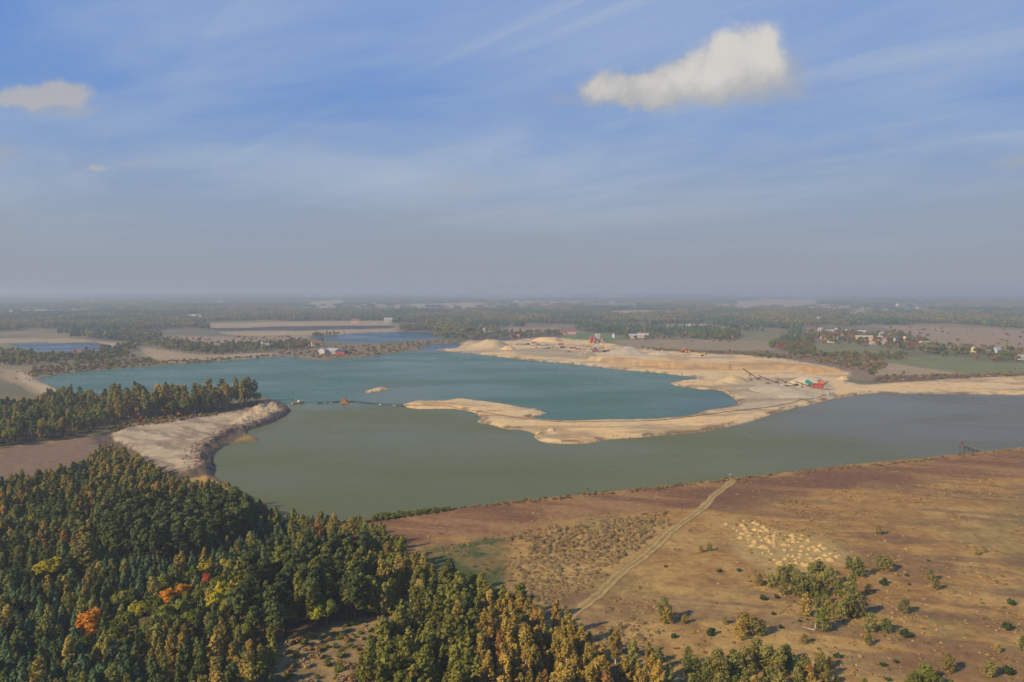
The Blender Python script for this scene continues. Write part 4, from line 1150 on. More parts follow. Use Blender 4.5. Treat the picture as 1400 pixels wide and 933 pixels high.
# ---------- masses: one object each, trees set on points by geometry nodes
HID = bpy.data.collections.new('tree_shapes')       # never linked to the scene
def join_meshes(name, parts):
    bm = bmesh.new()
    mats = []
    for me in parts:
        n0 = len(bm.faces)
        bm.from_mesh(me)
        bm.faces.ensure_lookup_table()
        mi = len(mats); mats.append(me.materials[0])
        for f in bm.faces[n0:]:
            f.material_index = mi
    out = bpy.data.meshes.new(name)
    bm.to_mesh(out); bm.free()
    for m_ in mats: out.materials.append(m_)
    return out
def stuff(name, label, variants, pts):
    """variants: meshes; pts: rows (variant, x, y, z, scale_xy, scale_z, turn)"""
    pts = np.asarray(pts, float)
    me = bpy.data.meshes.new(name)
    n = len(pts)
    me.vertices.add(n)
    me.vertices.foreach_set('co', pts[:, 1:4].astype(np.float32).ravel())
    a = me.attributes.new('pick', 'INT', 'POINT'); a.data.foreach_set('value', pts[:, 0].astype(np.int32))
    a = me.attributes.new('siz', 'FLOAT_VECTOR', 'POINT'); a.data.foreach_set('vector', np.stack([pts[:, 4], pts[:, 4], pts[:, 5]], 1).astype(np.float32).ravel())
    a = me.attributes.new('turn', 'FLOAT_VECTOR', 'POINT'); a.data.foreach_set('vector', np.stack([pts[:, 6] * 0, pts[:, 6] * 0, pts[:, 6]], 1).astype(np.float32).ravel())
    o = bpy.data.objects.new(name, me); COL.objects.link(o)
    ng = bpy.data.node_groups.new(name + '_scatter', 'GeometryNodeTree')
    ng.interface.new_socket('Geometry', in_out='INPUT', socket_type='NodeSocketGeometry')
    ng.interface.new_socket('Geometry', in_out='OUTPUT', socket_type='NodeSocketGeometry')
    N = NT(ng)
    gi = N.n('NodeGroupInput'); go = N.n('NodeGroupOutput')
    mp = N.n('GeometryNodeMeshToPoints'); ng.links.new(gi.outputs[0], mp.inputs[0])
    def attr(nm, dt):
        nd = N.n('GeometryNodeInputNamedAttribute'); nd.data_type = dt; nd.inputs[0].default_value = nm
        return nd.outputs[0]
    pk, sz, tn = attr('pick', 'INT'), attr('siz', 'FLOAT_VECTOR'), attr('turn', 'FLOAT_VECTOR')
    jn = N.n('GeometryNodeJoinGeometry')
    for k, vm in enumerate(variants):
        po = bpy.data.objects.new(name + '_shape', vm)
        HID.objects.link(po)
        oi = N.n('GeometryNodeObjectInfo'); oi.inputs[0].default_value = po
        cmpn = N.n('FunctionNodeCompare'); cmpn.data_type = 'INT'; cmpn.operation = 'EQUAL'
        ng.links.new(pk, cmpn.inputs[2]); cmpn.inputs[3].default_value = k
        ip = N.n('GeometryNodeInstanceOnPoints')
        ng.links.new(mp.outputs[0], ip.inputs['Points']); ng.links.new(cmpn.outputs[0], ip.inputs['Selection'])
        ng.links.new(oi.outputs['Geometry'], ip.inputs['Instance'])
        ng.links.new(tn, ip.inputs['Rotation']); ng.links.new(sz, ip.inputs['Scale'])
        ng.links.new(ip.outputs[0], jn.inputs[0])
    ng.links.new(jn.outputs[0], go.inputs[0])
    md = o.modifiers.new('scatter', 'NODES'); md.node_group = ng
    o['kind'] = 'stuff'; o['label'] = label
    return o
def tree_mass(name, label, ts):
    vs, idx, rows = [], {}, []
    for t in ts:
        kind, tone, x, y, z, h, zone, wide = t[:8]
        i = random.randrange(2)
        k = (kind, tone, i)
        if k not in idx:
            idx[k] = len(vs); vs.append(join_meshes('tree', [crown_for(kind, i, tone), PROTO[kind][i][1]]))
        s = h / BASEH[kind]
        rows.append((idx[k], x, y, z, s * wide, s, random.uniform(0, 6.28)))
    if rows:
        stuff(name, label, vs, rows)
PENZ = ('peninsula', 'pen_west')
FARZ = ('westbank', 'westpond', 'northwest', 'pondrow', 'sheds', 'villagehedge', 'village', 'quarrybush', 'copse', 'barn', 'behindpile', 'fieldtree')
tree_mass('forest', 'mixed autumn forest of dark pines and yellow birches at lower left', [t for t in mass if t[6] not in PENZ + FARZ])
tree_mass('peninsula_wood', 'rest of the tall mixed wood on the peninsula at left', [t for t in mass if t[6] in PENZ])
tree_mass('hedgerow', 'far trees and hedges scattered round the ponds and the village', [t for t in mass if t[6] in FARZ])

# far woods: a mosaic of woodland and fields out to the horizon
def far_woods():
    V = [mk_far(0, 'far_conifer', True), mk_far(1, 'far_conifer', True), mk_far(2, 'far_mixed', False), mk_far(3, 'far_mixed', False), mk_far(4, 'far_conifer', False),
         mk_clump(0, 'far_conifer'), mk_clump(1, 'far_mixed'), mk_clump(2, 'far_conifer')]
    dense = [poly(p) for p in (
        [(-250, 463), (110, 462.5), (130, 463), (180, 466), (230, 462), (290, 455), (278, 441), (200, 423), (-250, 423)],
        [(280, 440), (530, 438), (545, 448), (550, 456), (612, 459), (640, 456), (690, 448), (760, 447), (850, 447), (860, 433), (700, 421), (400, 419), (270, 423)],
        [(770, 446), (800, 455), (870, 459), (880, 450), (860, 445)],
        [(1055, 448), (1095, 462), (1110, 452), (1190, 444), (1280, 446), (1420, 450), (1600, 452), (1600, 428), (1000, 424), (860, 432), (880, 445), (960, 442), (1000, 450)])]
    villages = poly([(1095, 446), (1240, 452), (1262, 468), (1420, 478), (1420, 492), (1240, 476), (1095, 466)])
    rows = []
    def field_mask(X, Y):
        k = np.ones(len(X), bool)
        for pg, c in FIELD_POLYS:
            k &= sdist(X, Y, pg, 30) > 4
        k &= lakes_sd(X, Y) > 6
        k &= sdist(X, Y, SAND, 30) > 5
        return k
    def polar(r0, r1, sp, ang):
        n = int((r1 * r1 - r0 * r0) / 2 * 2 * ang / sp ** 2)
        r = np.sqrt(rng.uniform(r0 * r0, r1 * r1, n)); a = rng.uniform(-ang, ang, n)
        return r * np.sin(a), r * np.cos(a)
    X, Y = polar(1250, 3300, 8.2, R(40))
    k = field_mask(X, Y); X, Y = X[k], Y[k]
    dn = np.zeros(len(X), bool)
    for pg in dense: dn |= inside(X, Y, pg)
    nz = fbm(X, Y / 2.0, 150, 4, 91)
    vil = inside(X, Y, villages)
    keep = np.where(dn, (nz > .41) & (rng.random(len(X)) < .95), (nz > .60) & (rng.random(len(X)) < .55)) & ~vil
    X, Y, nz = X[keep], Y[keep], nz[keep]
    tone = fbm(X, Y / 1.6, 190, 3, 92)
    for x, y, t in zip(X, Y, tone):
        kk = random.choice((0, 1, 4)) if t + random.uniform(-.14, .14) > .53 else random.choice((2, 3, 2, 3, 4))
        s = random.uniform(.65, 1.15)
        rows.append((kk, x, y, 0, s * 1.05, s, random.uniform(0, 6.28)))
    for (r0, r1, sp, sc, th) in ((3300, 9500, 34, 1.0, .535), (9500, 26000, 130, 3.0, .52)):
        X, Y = polar(r0, r1, sp, R(40))
        k = field_mask(X, Y); X, Y = X[k], Y[k]
        nz = fbm(X, Y / 2.2, 600 if r0 < 5000 else 1500, 4, 93)
        k = (nz > th) | (rng.random(len(X)) < .05); X, Y = X[k], Y[k]
        tone = fbm(X, Y, 700, 3, 94)
        for x, y, t in zip(X, Y, tone):
            kk = random.choice((5, 7)) if t + random.uniform(-.1, .1) > .48 else 6
            s = random.uniform(.75, 1.15)
            rows.append((kk, x, y, 0, s * sc, s * min(sc, 1.4), random.uniform(0, 6.28)))
    stuff('woodland', 'hazy woods and copses between far fields up to the horizon', V, rows)
far_woods()

# ---------- bushes on the heath
def simple(name, me, x, y, z, s, label, cat, group, rz=None, sz=None):
    o = bpy.data.objects.new(name, me)
    o.location = (x, y, z); o.scale = (s, s, sz or s); o.rotation_euler = (0, 0, random.uniform(0, 6.28) if rz is None else rz)
    o['label'] = label; o['category'] = cat
    if group: o['group'] = group
    COL.objects.link(o)
    return o
DARKB = [mk_bush(i, 'bush_dark', 46, .30) for i in range(3)]
GREENB = [mk_bush(i, 'bush_green', 40, .30) for i in range(3)]
BUSHES = [(983, 783, 8, 'dark low bush above the dirt track bend, left of the sand mounds'), (1043, 820, 11, 'wide dark bush left of the heath grove'), (1062, 818, 8, 'small dark bush right of the wide dark bush'),
          (1208, 799, 14, 'dense dark bush below the pair of birches right of the grove'), (1238, 871, 17, 'big dark round bush right of the heath grove'), (1057, 841, 7, 'small round dark bush on bare heath left of the grove'),
          (1067, 860, 8, 'dark bush beside the orange tinted shrubs'), (1093, 851, 6, 'tiny dark bush in front of the grove'), (1145, 899, 12, 'dark green bush beside the brown scrub under the grove'), (1225, 906, 8, 'small round dark bush low on the heath'),
          (1207, 910, 10, 'dark bush left of the small round bush low on the heath'), (1240, 788, 6, 'small dark bush right of the dense dark bush'), (1243, 800, 5, 'tiny dark bush below another at the right of the grove'),
          (1382, 827, 14, 'upper of two dark round bushes at the right edge'), (1378, 861, 16, 'lower of two dark round bushes at the right edge'), (1378, 922, 18, 'large dark round bush in the lower right corner'),
          (972, 868, 15, 'dark bush left of the lower thicket'), (921, 872, 10, 'small dark bush near the left end of the heath'), (937, 852, 7, 'dark bush beside the twin birch shrubs'), (1269, 767, 5, 'small dark bush on the open slope at right'),
          (1214, 930, 9, 'dark bush at the bottom edge of the heath'), (910, 776, 5, 'dark bush near the dirt track'), (1104, 849, 4, 'tiny dark tuft just left of the fallen branch'), (1010, 782, 7, 'greenish low bush below the sand mounds')]
for (u, v, wpx, lab) in BUSHES:
    x, y = P(u, v); s = wpx * y / FPX / 2.4
    simple('round_bush', random.choice(DARKB), x, y, zat(x, y), s, lab, 'bush', 'dark bushes on the heath', sz=s * .95)

TUSS = [mk_tussock(i) for i in range(4)]
T1 = poly([(692, 812), (688, 760), (700, 730), (760, 720), (830, 712), (890, 700), (935, 697), (905, 728), (860, 762), (818, 795), (785, 824), (760, 840), (710, 828)])
T2 = poly([(800, 868), (808, 845), (838, 828), (875, 838), (912, 868), (905, 890), (850, 900), (815, 890)])
tl = []
for pg, sp, nm in ((T1, 1.75, 'in the pale brown scrub left of the dirt track'), (T2, 2.1, 'in the pale brown scrub right of the golden grove')):
    X, Y = scatter(pg, sp, .38, sp * 1.2)
    for x, y in zip(X, Y):
        e_ = -sdist(np.array([x]), np.array([y]), pg, 20)[0]
        if random.random() < .06 + .6 * max(0, 1 - e_ / 5) or vnoise(np.array([x]), np.array([y]), 7.0, 66)[0] < .16: continue
        tl.append((x, y, nm))
tl.sort(key=lambda t: t[1])
rows = []
zz = zats([t[0] for t in tl], [t[1] for t in tl])
for i, ((x, y, nm), z) in enumerate(zip(tl, zz)):
    s = random.choice((random.uniform(.35, .7), random.uniform(.6, 1.1)))
    if i < 300:
        simple('scrub_bush', random.choice(TUSS), x, y, z, s, 'pale leafless dome shaped bush ' + nm, 'bush', 'dome bushes ' + nm, sz=s * random.uniform(.45, .8))
    else:
        rows.append((random.randrange(4), x, y, z, s, s, random.uniform(0, 6.28)))
if rows:
    stuff('scrub', 'far part of the pale brown scrub left of the dirt track', TUSS, rows)

# undergrowth in the clearing, at forest edges, reeds on the south bank; dry tufts all over the heath
rows = []
V = [mk_bush(0, 'bush_green', 26, .34), mk_bush(1, 'broad_green', 26, .34), mk_bush(2, 'broad_brown', 26, .34), mk_bush(3, 'bush_brown', 26, .34), mk_bush(4, 'birch_yellow', 26, .34)]
X, Y = scatter(CLEARING, 1.9)
for x, y in zip(X, Y):
    if random.random() < .55:
        s = random.uniform(.45, 1.25); rows.append((random.choice((0, 1, 2, 3, 3, 3, 4)), x, y, s, s * .75))
X, Y = scatter(poly([(500, 714), (520, 706), (560, 702), (612, 697), (613, 700), (560, 707), (510, 714), (440, 724), (440, 717)]), 1.5)
for x, y in zip(X, Y):
    s = random.uniform(.6, 1.1); rows.append((random.choice((0, 1, 1)), x, y, s, s * 1.1))
X, Y = scatter(GRASS, 2.6)
for x, y in zip(X, Y):
    if random.random() < .3:
        s = random.uniform(.2, .5); rows.append((random.choice((0, 1, 2)), x, y, s, s))
X, Y = scatter(poly([(230, 578), (300, 568), (300, 571), (230, 582), (150, 592), (155, 585)]), 2.4)
for x, y in zip(X, Y):
    if random.random() < .6:
        s = random.uniform(.5, 1.3); rows.append((random.choice((1, 2, 3)), x, y, s, s))
for pgp, sp, pr, a, b in (([(1050, 487), (1110, 494), (1160, 504), (1190, 516), (1215, 498), (1200, 486), (1100, 484)], 8, .75, 1.0, 2.4), ([(850, 476), (960, 480), (1050, 481), (1055, 489), (960, 485), (880, 480)], 8, .7, .8, 2.0),
                       ([(380, 475), (470, 474), (520, 472), (600, 466), (640, 466), (630, 470), (578, 473), (572, 478), (520, 485), (450, 491), (380, 486)], 9, .45, .7, 2.2), ([(225, 461), (420, 461), (420, 466), (340, 471), (250, 470)], 14, .35, .8, 2.6),
                       ([(1200, 514), (1420, 509), (1420, 514), (1190, 523)], 7, .6, .7, 1.9), ([(-20, 472), (26, 478), (70, 486), (40, 492), (-20, 492)], 11, .4, .8, 2.4), ([(1200, 446), (1420, 453), (1420, 477), (1290, 470), (1240, 456)], 40, .25, 1.2, 3.4),
                       ([(0, 507), (40, 507), (56, 519), (40, 524), (0, 512)], 6, .12, .5, 1.1), ([(46, 520), (40, 508), (100, 503), (200, 494), (290, 491), (380, 485), (380, 488), (260, 497), (186, 502), (98, 509), (61, 514)], 5, .6, .6, 1.6), ([(150, 592), (177, 582), (250, 571), (345, 555), (345, 553), (250, 567), (165, 578)], 3, .6, .6, 1.8),
                       ([(700, 494), (760, 497), (840, 505), (840, 502), (760, 494), (690, 489)], 6, .3, .5, 1.2), ([(900, 464), (1000, 466), (1060, 472), (1040, 479), (930, 477)], 30, .2, 1, 2.4)):
    X, Y = scatter(poly(pgp), sp)
    k_ = lakes_sd(X, Y) > 1.5
    for x, y in zip(X[k_], Y[k_]):
        if random.random() < pr:
            s = random.uniform(a, b); rows.append((random.choice((0, 1, 1, 2, 2, 2, 3)), x, y, s * 1.15, s))
# scrubby bank at the dyke and below the terrace
t_ = np.linspace(0, 1, 500)
for a, b, n in (((614, 697), (1400, 614), 420),):
    for k in range(n):
        f = random.random(); u, v = a[0] + (b[0] - a[0]) * f, a[1] + (b[1] - a[1]) * f + random.uniform(-.5, 2.5)
        x, y = P(u, v); s = random.uniform(.2, .55); rows.append((random.choice((0, 2, 3, 3)), x, y, s * 1.3, s))
z = zats([r[1] for r in rows], [r[2] for r in rows])
stuff('undergrowth', 'low bushes and saplings of the clearing and the lake bank', V, [(r[0], r[1], r[2], zz_, r[3], r[4], random.uniform(0, 6.28)) for r, zz_ in zip(rows, z)])

def heath_tufts():
    V = []
    for key, n in (('heath_tuft', 26), ('bush_brown', 26), ('broad_brown', 26), ('bush_green', 26)):
        d = tri_normals(n); d[:, 2] = np.abs(d[:, 2])
        V.append(leaf_mesh('tuft', d * np.array((.5, .5, .35)) * (.6 + .5 * rng.random((n, 1))), d + rng.normal(size=(n, 3)) * .3, .30, L[key], 1.5, .6))
    pg = poly([(560, 725), (700, 700), (1000, 660), (1450, 618), (1500, 990), (900, 990), (760, 850), (700, 830)])
    X, Y = scatter(pg, 1.55)
    nz = fbm(X, Y, 14, 4, 95)
    k = (rng.random(len(X)) < (sst(nz, .48, .68) * .6 + .03) * (.25 + .75 * sst(sdist(X, Y, SHORE_BAND, 30), -6, 10))) & (sdist(X, Y, FOREST, 10) > 0) & (lakes_sd(X, Y) > 2)
    X, Y, nz = X[k], Y[k], nz[k]
    tp = poly(TRACK_PX)
    d = np.min(np.stack([np.hypot(X - (a[0] + (b[0] - a[0]) * f), Y - (a[1] + (b[1] - a[1]) * f)) for a, b in zip(tp[:-1], tp[1:]) for f in (0, .25, .5, .75)]), 0)
    k = d > 5.5; X, Y = X[k], Y[k]
    z = zats(X, Y)
    t = fbm(X, Y, 30, 3, 96)
    rows = []
    for x, y, zz_, q in zip(X, Y, z, t):
        kk = pick([(4, 0), (2 + 4 * (q > .55), 1), (1 + 5 * (q < .45), 2), (.5, 3)])[0]
        s = random.uniform(.45, 1.25)
        rows.append((kk, x, y, zz_ - .05, s, s * random.uniform(.6, 1.0), random.uniform(0, 6.28)))
    stuff('dry_grass', 'dry tufts of grass and heather all over the brown heath', V, rows)
heath_tufts()
#--PART3--
# ================================================================== built things
class MB:
    def __init__(self):
        self.v, self.f = [], []
    def add(self, vs, fs, mat=None):
        b = len(self.v)
        self.v += [tuple(mat @ Vector(p)) if mat is not None else tuple(p) for p in vs]
        self.f += [tuple(b + i for i in f) for f in fs]
        return self
    def box(self, c, s, rot=None, taper=1.0):
        x, y, z = s[0] / 2, s[1] / 2, s[2] / 2
        vs = [(-x, -y, -z), (x, -y, -z), (x, y, -z), (-x, y, -z), (-x * taper, -y * taper, z), (x * taper, -y * taper, z), (x * taper, y * taper, z), (-x * taper, y * taper, z)]
        m = Matrix.Translation(c) @ (rot.to_4x4() if rot is not None else Matrix.Identity(4))
        return self.add(vs, [(3, 2, 1, 0), (4, 5, 6, 7), (0, 1, 5, 4), (1, 2, 6, 5), (2, 3, 7, 6), (3, 0, 4, 7)], m)
    def bar(self, a, b, w, h=None):
        a, b = Vector(a), Vector(b)
        d = b - a
        q = d.to_track_quat('X', 'Z')
        return self.box((a + b) / 2, (d.length, w, h or w), q.to_matrix())
    def cyl(self, c, r, h, k=12, r2=None, axis='Z'):
        r2 = r if r2 is None else r2
        vs = [(r * math.cos(6.2832 * i / k), r * math.sin(6.2832 * i / k), -h / 2) for i in range(k)] + [(r2 * math.cos(6.2832 * i / k), r2 * math.sin(6.2832 * i / k), h / 2) for i in range(k)]
        fs = [(i, (i + 1) % k, k + (i + 1) % k, k + i) for i in range(k)] + [tuple(range(k))[::-1], tuple(range(k, 2 * k))]
        m = Matrix.Translation(c)
        if axis == 'Y': m = m @ Matrix.Rotation(math.pi / 2, 4, 'X')
        if axis == 'X': m = m @ Matrix.Rotation(math.pi / 2, 4, 'Y')
        return self.add(vs, fs, m)
    def gable(self, w, d, z, rh, ov=.4, th=.25):
        """pitched roof, ridge along x"""
        x, y = w / 2 + ov, d / 2 + ov
        dz = rh / (d / 2) * ov
        vs = [(-x, -y, z - dz), (x, -y, z - dz), (x, 0, z + rh), (-x, 0, z + rh), (x, y, z - dz), (-x, y, z - dz)]
        vs += [(p[0], p[1], p[2] + th) for p in vs]
        fs = [(6, 7, 8, 9), (9, 8, 10, 11), (3, 2, 1, 0), (5, 4, 2, 3), (0, 1, 7, 6), (4, 5, 11, 10), (1, 2, 8, 7), (2, 4, 10, 8), (3, 0, 6, 9), (5, 3, 9, 11)]
        return self.add(vs, fs)
    def build(self, name, mat, parent=None):
        me = bpy.data.meshes.new(name)
        me.from_pydata(self.v, [], self.f); me.update()
        me.materials.append(mat)
        o = bpy.data.objects.new(name, me)
        if parent is not None: o.parent = parent
        COL.objects.link(o)
        return o
def thing(name, label, cat, loc, rz=0.0, group=None):
    e = bpy.data.objects.new(name, None); e.empty_display_size = 1
    e.location = loc; e.rotation_euler = (0, 0, rz)
    e['label'] = label; e['category'] = cat
    if group: e['group'] = group
    COL.objects.link(e)
    return e
def at(u, v):
    x, y = P(u, v)
    return x, y, zat(x, y)
C_ = {}
def paint(key, col, rough=.6, spec=.3, metal=0.0, var=.15):
    if key not in C_:
        C_[key] = plain('paint_' + key, col, rough, spec, metal, var, 1.2)
    return C_[key]
WHITE, CREAM, YELLOW, PINK, GREYW = paint('white', (.48, .46, .42), .8), paint('cream', (.62, .52, .36), .8), paint('yellow', (.72, .44, .12), .8), paint('pink', (.55, .34, .27), .8), paint('grey_wall', (.40, .39, .37), .9)
RED, ORANGE, TEALP, BLUE, STEEL, BLACK, RUST = paint('red', (.42, .06, .045), .5), paint('orange', (.60, .17, .04), .5), paint('teal', (.02, .24, .24), .5), paint('blue', (.10, .18, .36), .5), paint('steel', (.33, .34, .35), .45, .5), paint('black', (.022, .022, .024), .6), paint('rust', (.17, .065, .035), .8)
R_RED, R_DARK, R_GREY, R_BROWN = paint('roof_red', (.24, .095, .065), .8), paint('roof_dark', (.06, .062, .07), .7), paint('roof_grey', (.38, .37, .36), .8), paint('roof_brown', (.16, .085, .055), .8)
GLASS = paint('window_glass', (.03, .04, .05), .12, .6)
YPAINT = paint('yellow_machine', (.65, .36, .03), .5)
TIMBER = paint('old_timber', (.16, .115, .07), .9)

# ---------- dirt track
def track():
    pts = chaikin_open(np.array([P(a, b) for a, b in TRACK_PX]), 3)
    w = 3.6
    offs = np.array([-.5, -.38, -.27, -.12, .12, .27, .38, .5]) * w
    zoff = np.array([0, .02, -.10, .04, .04, -.10, .02, 0]) + .09
    vs, fs = [], []
    tn = np.gradient(pts, axis=0); tn /= np.linalg.norm(tn, axis=1, keepdims=True)
    nn = np.stack([-tn[:, 1], tn[:, 0]], 1)
    k = len(offs)
    jit = [random.uniform(.82, 1.2) for _ in pts]
    pts = pts + nn * (np.sin(np.arange(len(pts)) * .35) * .5 + rng.normal(size=len(pts)) * .12)[:, None]
    P2 = np.concatenate([p + n * offs[:, None] * j for p, n, j in zip(pts, nn, jit)])
    Z = zats(P2[:, 0], P2[:, 1])
    for i in range(len(pts)):
        zc = max(Z[i * k:(i + 1) * k].max() - .05, 0) * 0
        for j in range(k):
            vs.append((P2[i * k + j, 0], P2[i * k + j, 1], Z[i * k + j] + zoff[j] + zc))
    for i in range(len(pts) - 1):
        for j in range(k - 1):
            a = i * k + j
            fs.append((a, a + 1, a + k + 1, a + k))
    me = bpy.data.meshes.new('dirt_track'); me.from_pydata(vs, [], fs); me.update()
    me.flip_normals()
    at_ = me.attributes.new('tone', 'FLOAT_COLOR', 'POINT')
    tone = []
    base = [(.29, .175, .06), (.31, .20, .07), (.44, .31, .14), (.27, .19, .065), (.27, .19, .065), (.44, .31, .14), (.31, .20, .07), (.29, .175, .06)]
    for i in range(len(pts)):
        for j in range(k):
            q = random.uniform(.88, 1.12)
            tone += [c * q for c in base[j]] + [1.0]
    at_.data.foreach_set('color', np.array(tone, np.float32))
    me.materials.append(M_LOT)
    for p in me.polygons: p.use_smooth = True
    o = bpy.data.objects.new('dirt_track', me); COL.objects.link(o)
    o['kind'] = 'structure'; o['label'] = 'two-rut dirt track running from the lake bank down across the heath'
def chaikin_open(p, n):
    for _ in range(n):
        a, b = p[:-1] * .75 + p[1:] * .25, p[:-1] * .25 + p[1:] * .75
        q = np.stack([a, b], 1).reshape(-1, 2)
        p = np.concatenate([p[:1], q, p[-1:]])
    return p
track()

# ---------- sand mounds on the heath: dumped truck loads
M_MOUND = plain('mound_sand', (.46, .31, .125), .95, .08, var=.3, scale=1.5, dirt=(.25, .17, .085))
def mound_mesh(i, nr=7, nt=14):
    vs = [(0, 0, 1.0)]
    ph = random.uniform(0, 6)
    for a in range(1, nr + 1):
        t = a / nr
        for b in range(nt):
            th = 6.2832 * b / nt
            rr = t * (1 + .16 * math.sin(2 * th + ph) + .10 * math.sin(5 * th + ph * 2))
            z = (math.cos(math.pi * min(t, 1) ** 1.05) * .5 + .5) * (1 + .18 * math.sin(3 * th + ph)) + random.uniform(-.05, .05) * (1 - t)
            vs.append((rr * math.cos(th), rr * math.sin(th), z - (.12 if a == nr else 0)))
    fs = [(0, 1 + b, 1 + (b + 1) % nt) for b in range(nt)]
    for a in range(nr - 1):
        for b in range(nt):
            p, q = 1 + a * nt + b, 1 + a * nt + (b + 1) % nt
            fs.append((p, p + nt, q + nt, q))
    me = bpy.data.meshes.new('mound'); me.from_pydata(vs, [], fs); me.update()
    for p in me.polygons: p.use_smooth = True
    return me
MOUNDS = [mound_mesh(i) for i in range(6)]
for m_ in MOUNDS: m_.materials.append(M_MOUND)
MP = poly([(990, 716), (1025, 711), (1042, 715), (1062, 727), (1100, 731), (1118, 742), (1152, 757), (1146, 766), (1100, 776), (1064, 776), (1058, 768), (1030, 752), (1012, 738)])
X, Y = scatter(MP, 3.1, .45, 4.2)
mz = zats(X, Y)
order = sorted(range(len(X)), key=lambda i: -Y[i])
far_y = np.sort(Y)
ROWW = ['back', 'second', 'third', 'fourth', 'fifth', 'sixth', 'seventh', 'eighth', 'ninth', 'tenth', 'eleventh', 'twelfth', 'thirteenth', 'fourteenth', 'fifteenth', 'sixteenth']
ORD = ['first', 'second', 'third', 'fourth', 'fifth', 'sixth', 'seventh', 'eighth', 'ninth', 'tenth', 'eleventh', 'twelfth', 'thirteenth', 'fourteenth', 'fifteenth', 'sixteenth', 'seventeenth', 'eighteenth', 'nineteenth', 'twentieth']
nrow = max(1, math.ceil(len(order) / 7))
for r_ in range(nrow):
    row = sorted(order[r_ * 7:(r_ + 1) * 7], key=lambda i: X[i] / Y[i])
    for c_, i in enumerate(row):
        if random.random() < .04: continue
        s = random.uniform(.8, 2.0)
        o = simple('sand_mound', random.choice(MOUNDS), X[i], Y[i], mz[i] - .05, s, f'pale sand mound, {ORD[c_]} from left in the {ROWW[min(r_, 15)]} row from the lake', 'sand mound', 'sand mounds dumped on the heath', sz=s * random.uniform(.36, .6))

# ---------- stockpiles in the quarry
PILE_M = {'tan': plain('pile_tan', (.46, .345, .185), .95, .08, var=.12, scale=.2), 'orange': plain('pile_orange', (.56, .375, .175), .95, .08, var=.12, scale=.2),
          'grey': plain('pile_grey', (.44, .365, .245), .95, .08, var=.12, scale=.2), 'brown': plain('pile_brown', (.22, .13, .07), .95, .08, var=.2, scale=.3)}
def pile(u, v, wpx, hpx, tone, label, flat=.25, depth=.8, skew=0.0):
    x, y, z = at(u, v)
    s = y / FPX
    rx, h = wpx * s / 2, hpx * s * .78
    n = 22; vs = []; nt = 40
    ph = random.uniform(0, 6)
    for a in range(n + 1):
        t = a / n
        for b in range(nt):
            th = 6.2832 * b / nt
            rr = t * (1 + .08 * math.sin(3 * th + ph) + .05 * math.sin(7 * th + 2 * ph))
            q_ = min(1, (1 - t) / (1 - flat)); zz_ = h * (.62 * q_ + .38 * (.5 - .5 * math.cos(math.pi * q_))) * (1 + .07 * math.sin(5 * th + ph) * t)
            zz_ += (1 - t) * h * .05 * math.sin(9 * t + 4 * th)
            vs.append((rx * (rr * math.cos(th) + skew * (1 - t)), rx * depth * rr * math.sin(th), zz_ - .4 * (a == n)))
    fs = []
    for a in range(n):
        for b in range(nt):
            p, q = a * nt + b, a * nt + (b + 1) % nt
            fs.append((p, p + nt, q + nt, q))
    me = bpy.data.meshes.new('pile'); me.from_pydata(vs, [], fs); me.update()
    for p in me.polygons: p.use_smooth = True
    me.materials.append(PILE_M[tone])
    o = bpy.data.objects.new('stockpile', me); o.location = (x, y, z - .2)
    o['label'] = label; o['category'] = 'stockpile'; o['group'] = 'gravel and sand stockpiles of the quarry'
    COL.objects.link(o)
pile(672, 474, 58, 12, 'tan', 'large olive-tan gravel pile at the west end of the quarry', .22, .9)
pile(695, 478, 24, 7, 'orange', 'small orange sand pile leaning on the large gravel pile', .2)
pile(750, 467, 48, 7.5, 'orange', 'long flat-topped orange sand pile behind the parked trucks', .5, .7)
pile(776, 482, 10, 4, 'brown', 'small dark brown soil heap in the truck yard')
pile(850, 488, 76, 10, 'grey', 'wide pale grey sand pile right of the truck yard', .12, .9, .25)
pile(900, 489, 40, 6, 'grey', 'low pale ridge right of the wide grey pile', .2)
pile(1004, 522, 48, 10, 'tan', 'tan sand cone under the tip of the longest conveyor', .12, .9)
pile(1104, 527, 70, 15, 'grey', 'tall pale grey sand pile behind the screening plant', .25, .8, .1)
pile(1062, 534, 74, 5, 'grey', 'low broad grey gravel pile in front of the conveyors', .3, 1.3)
pile(1088, 542, 52, 4.5, 'grey', 'low broad grey gravel pile below the screening plant', .3, 1.2)
pile(1152, 519, 18, 6, 'orange', 'small orange sand heap beside the white container', .2)
pile(754, 589, 15, 5, 'tan', 'small sand heap on the bend of the spit', .15)
pile(575, 553, 14, 3, 'tan', 'tiny sand heap near the tip of the spit', .2)

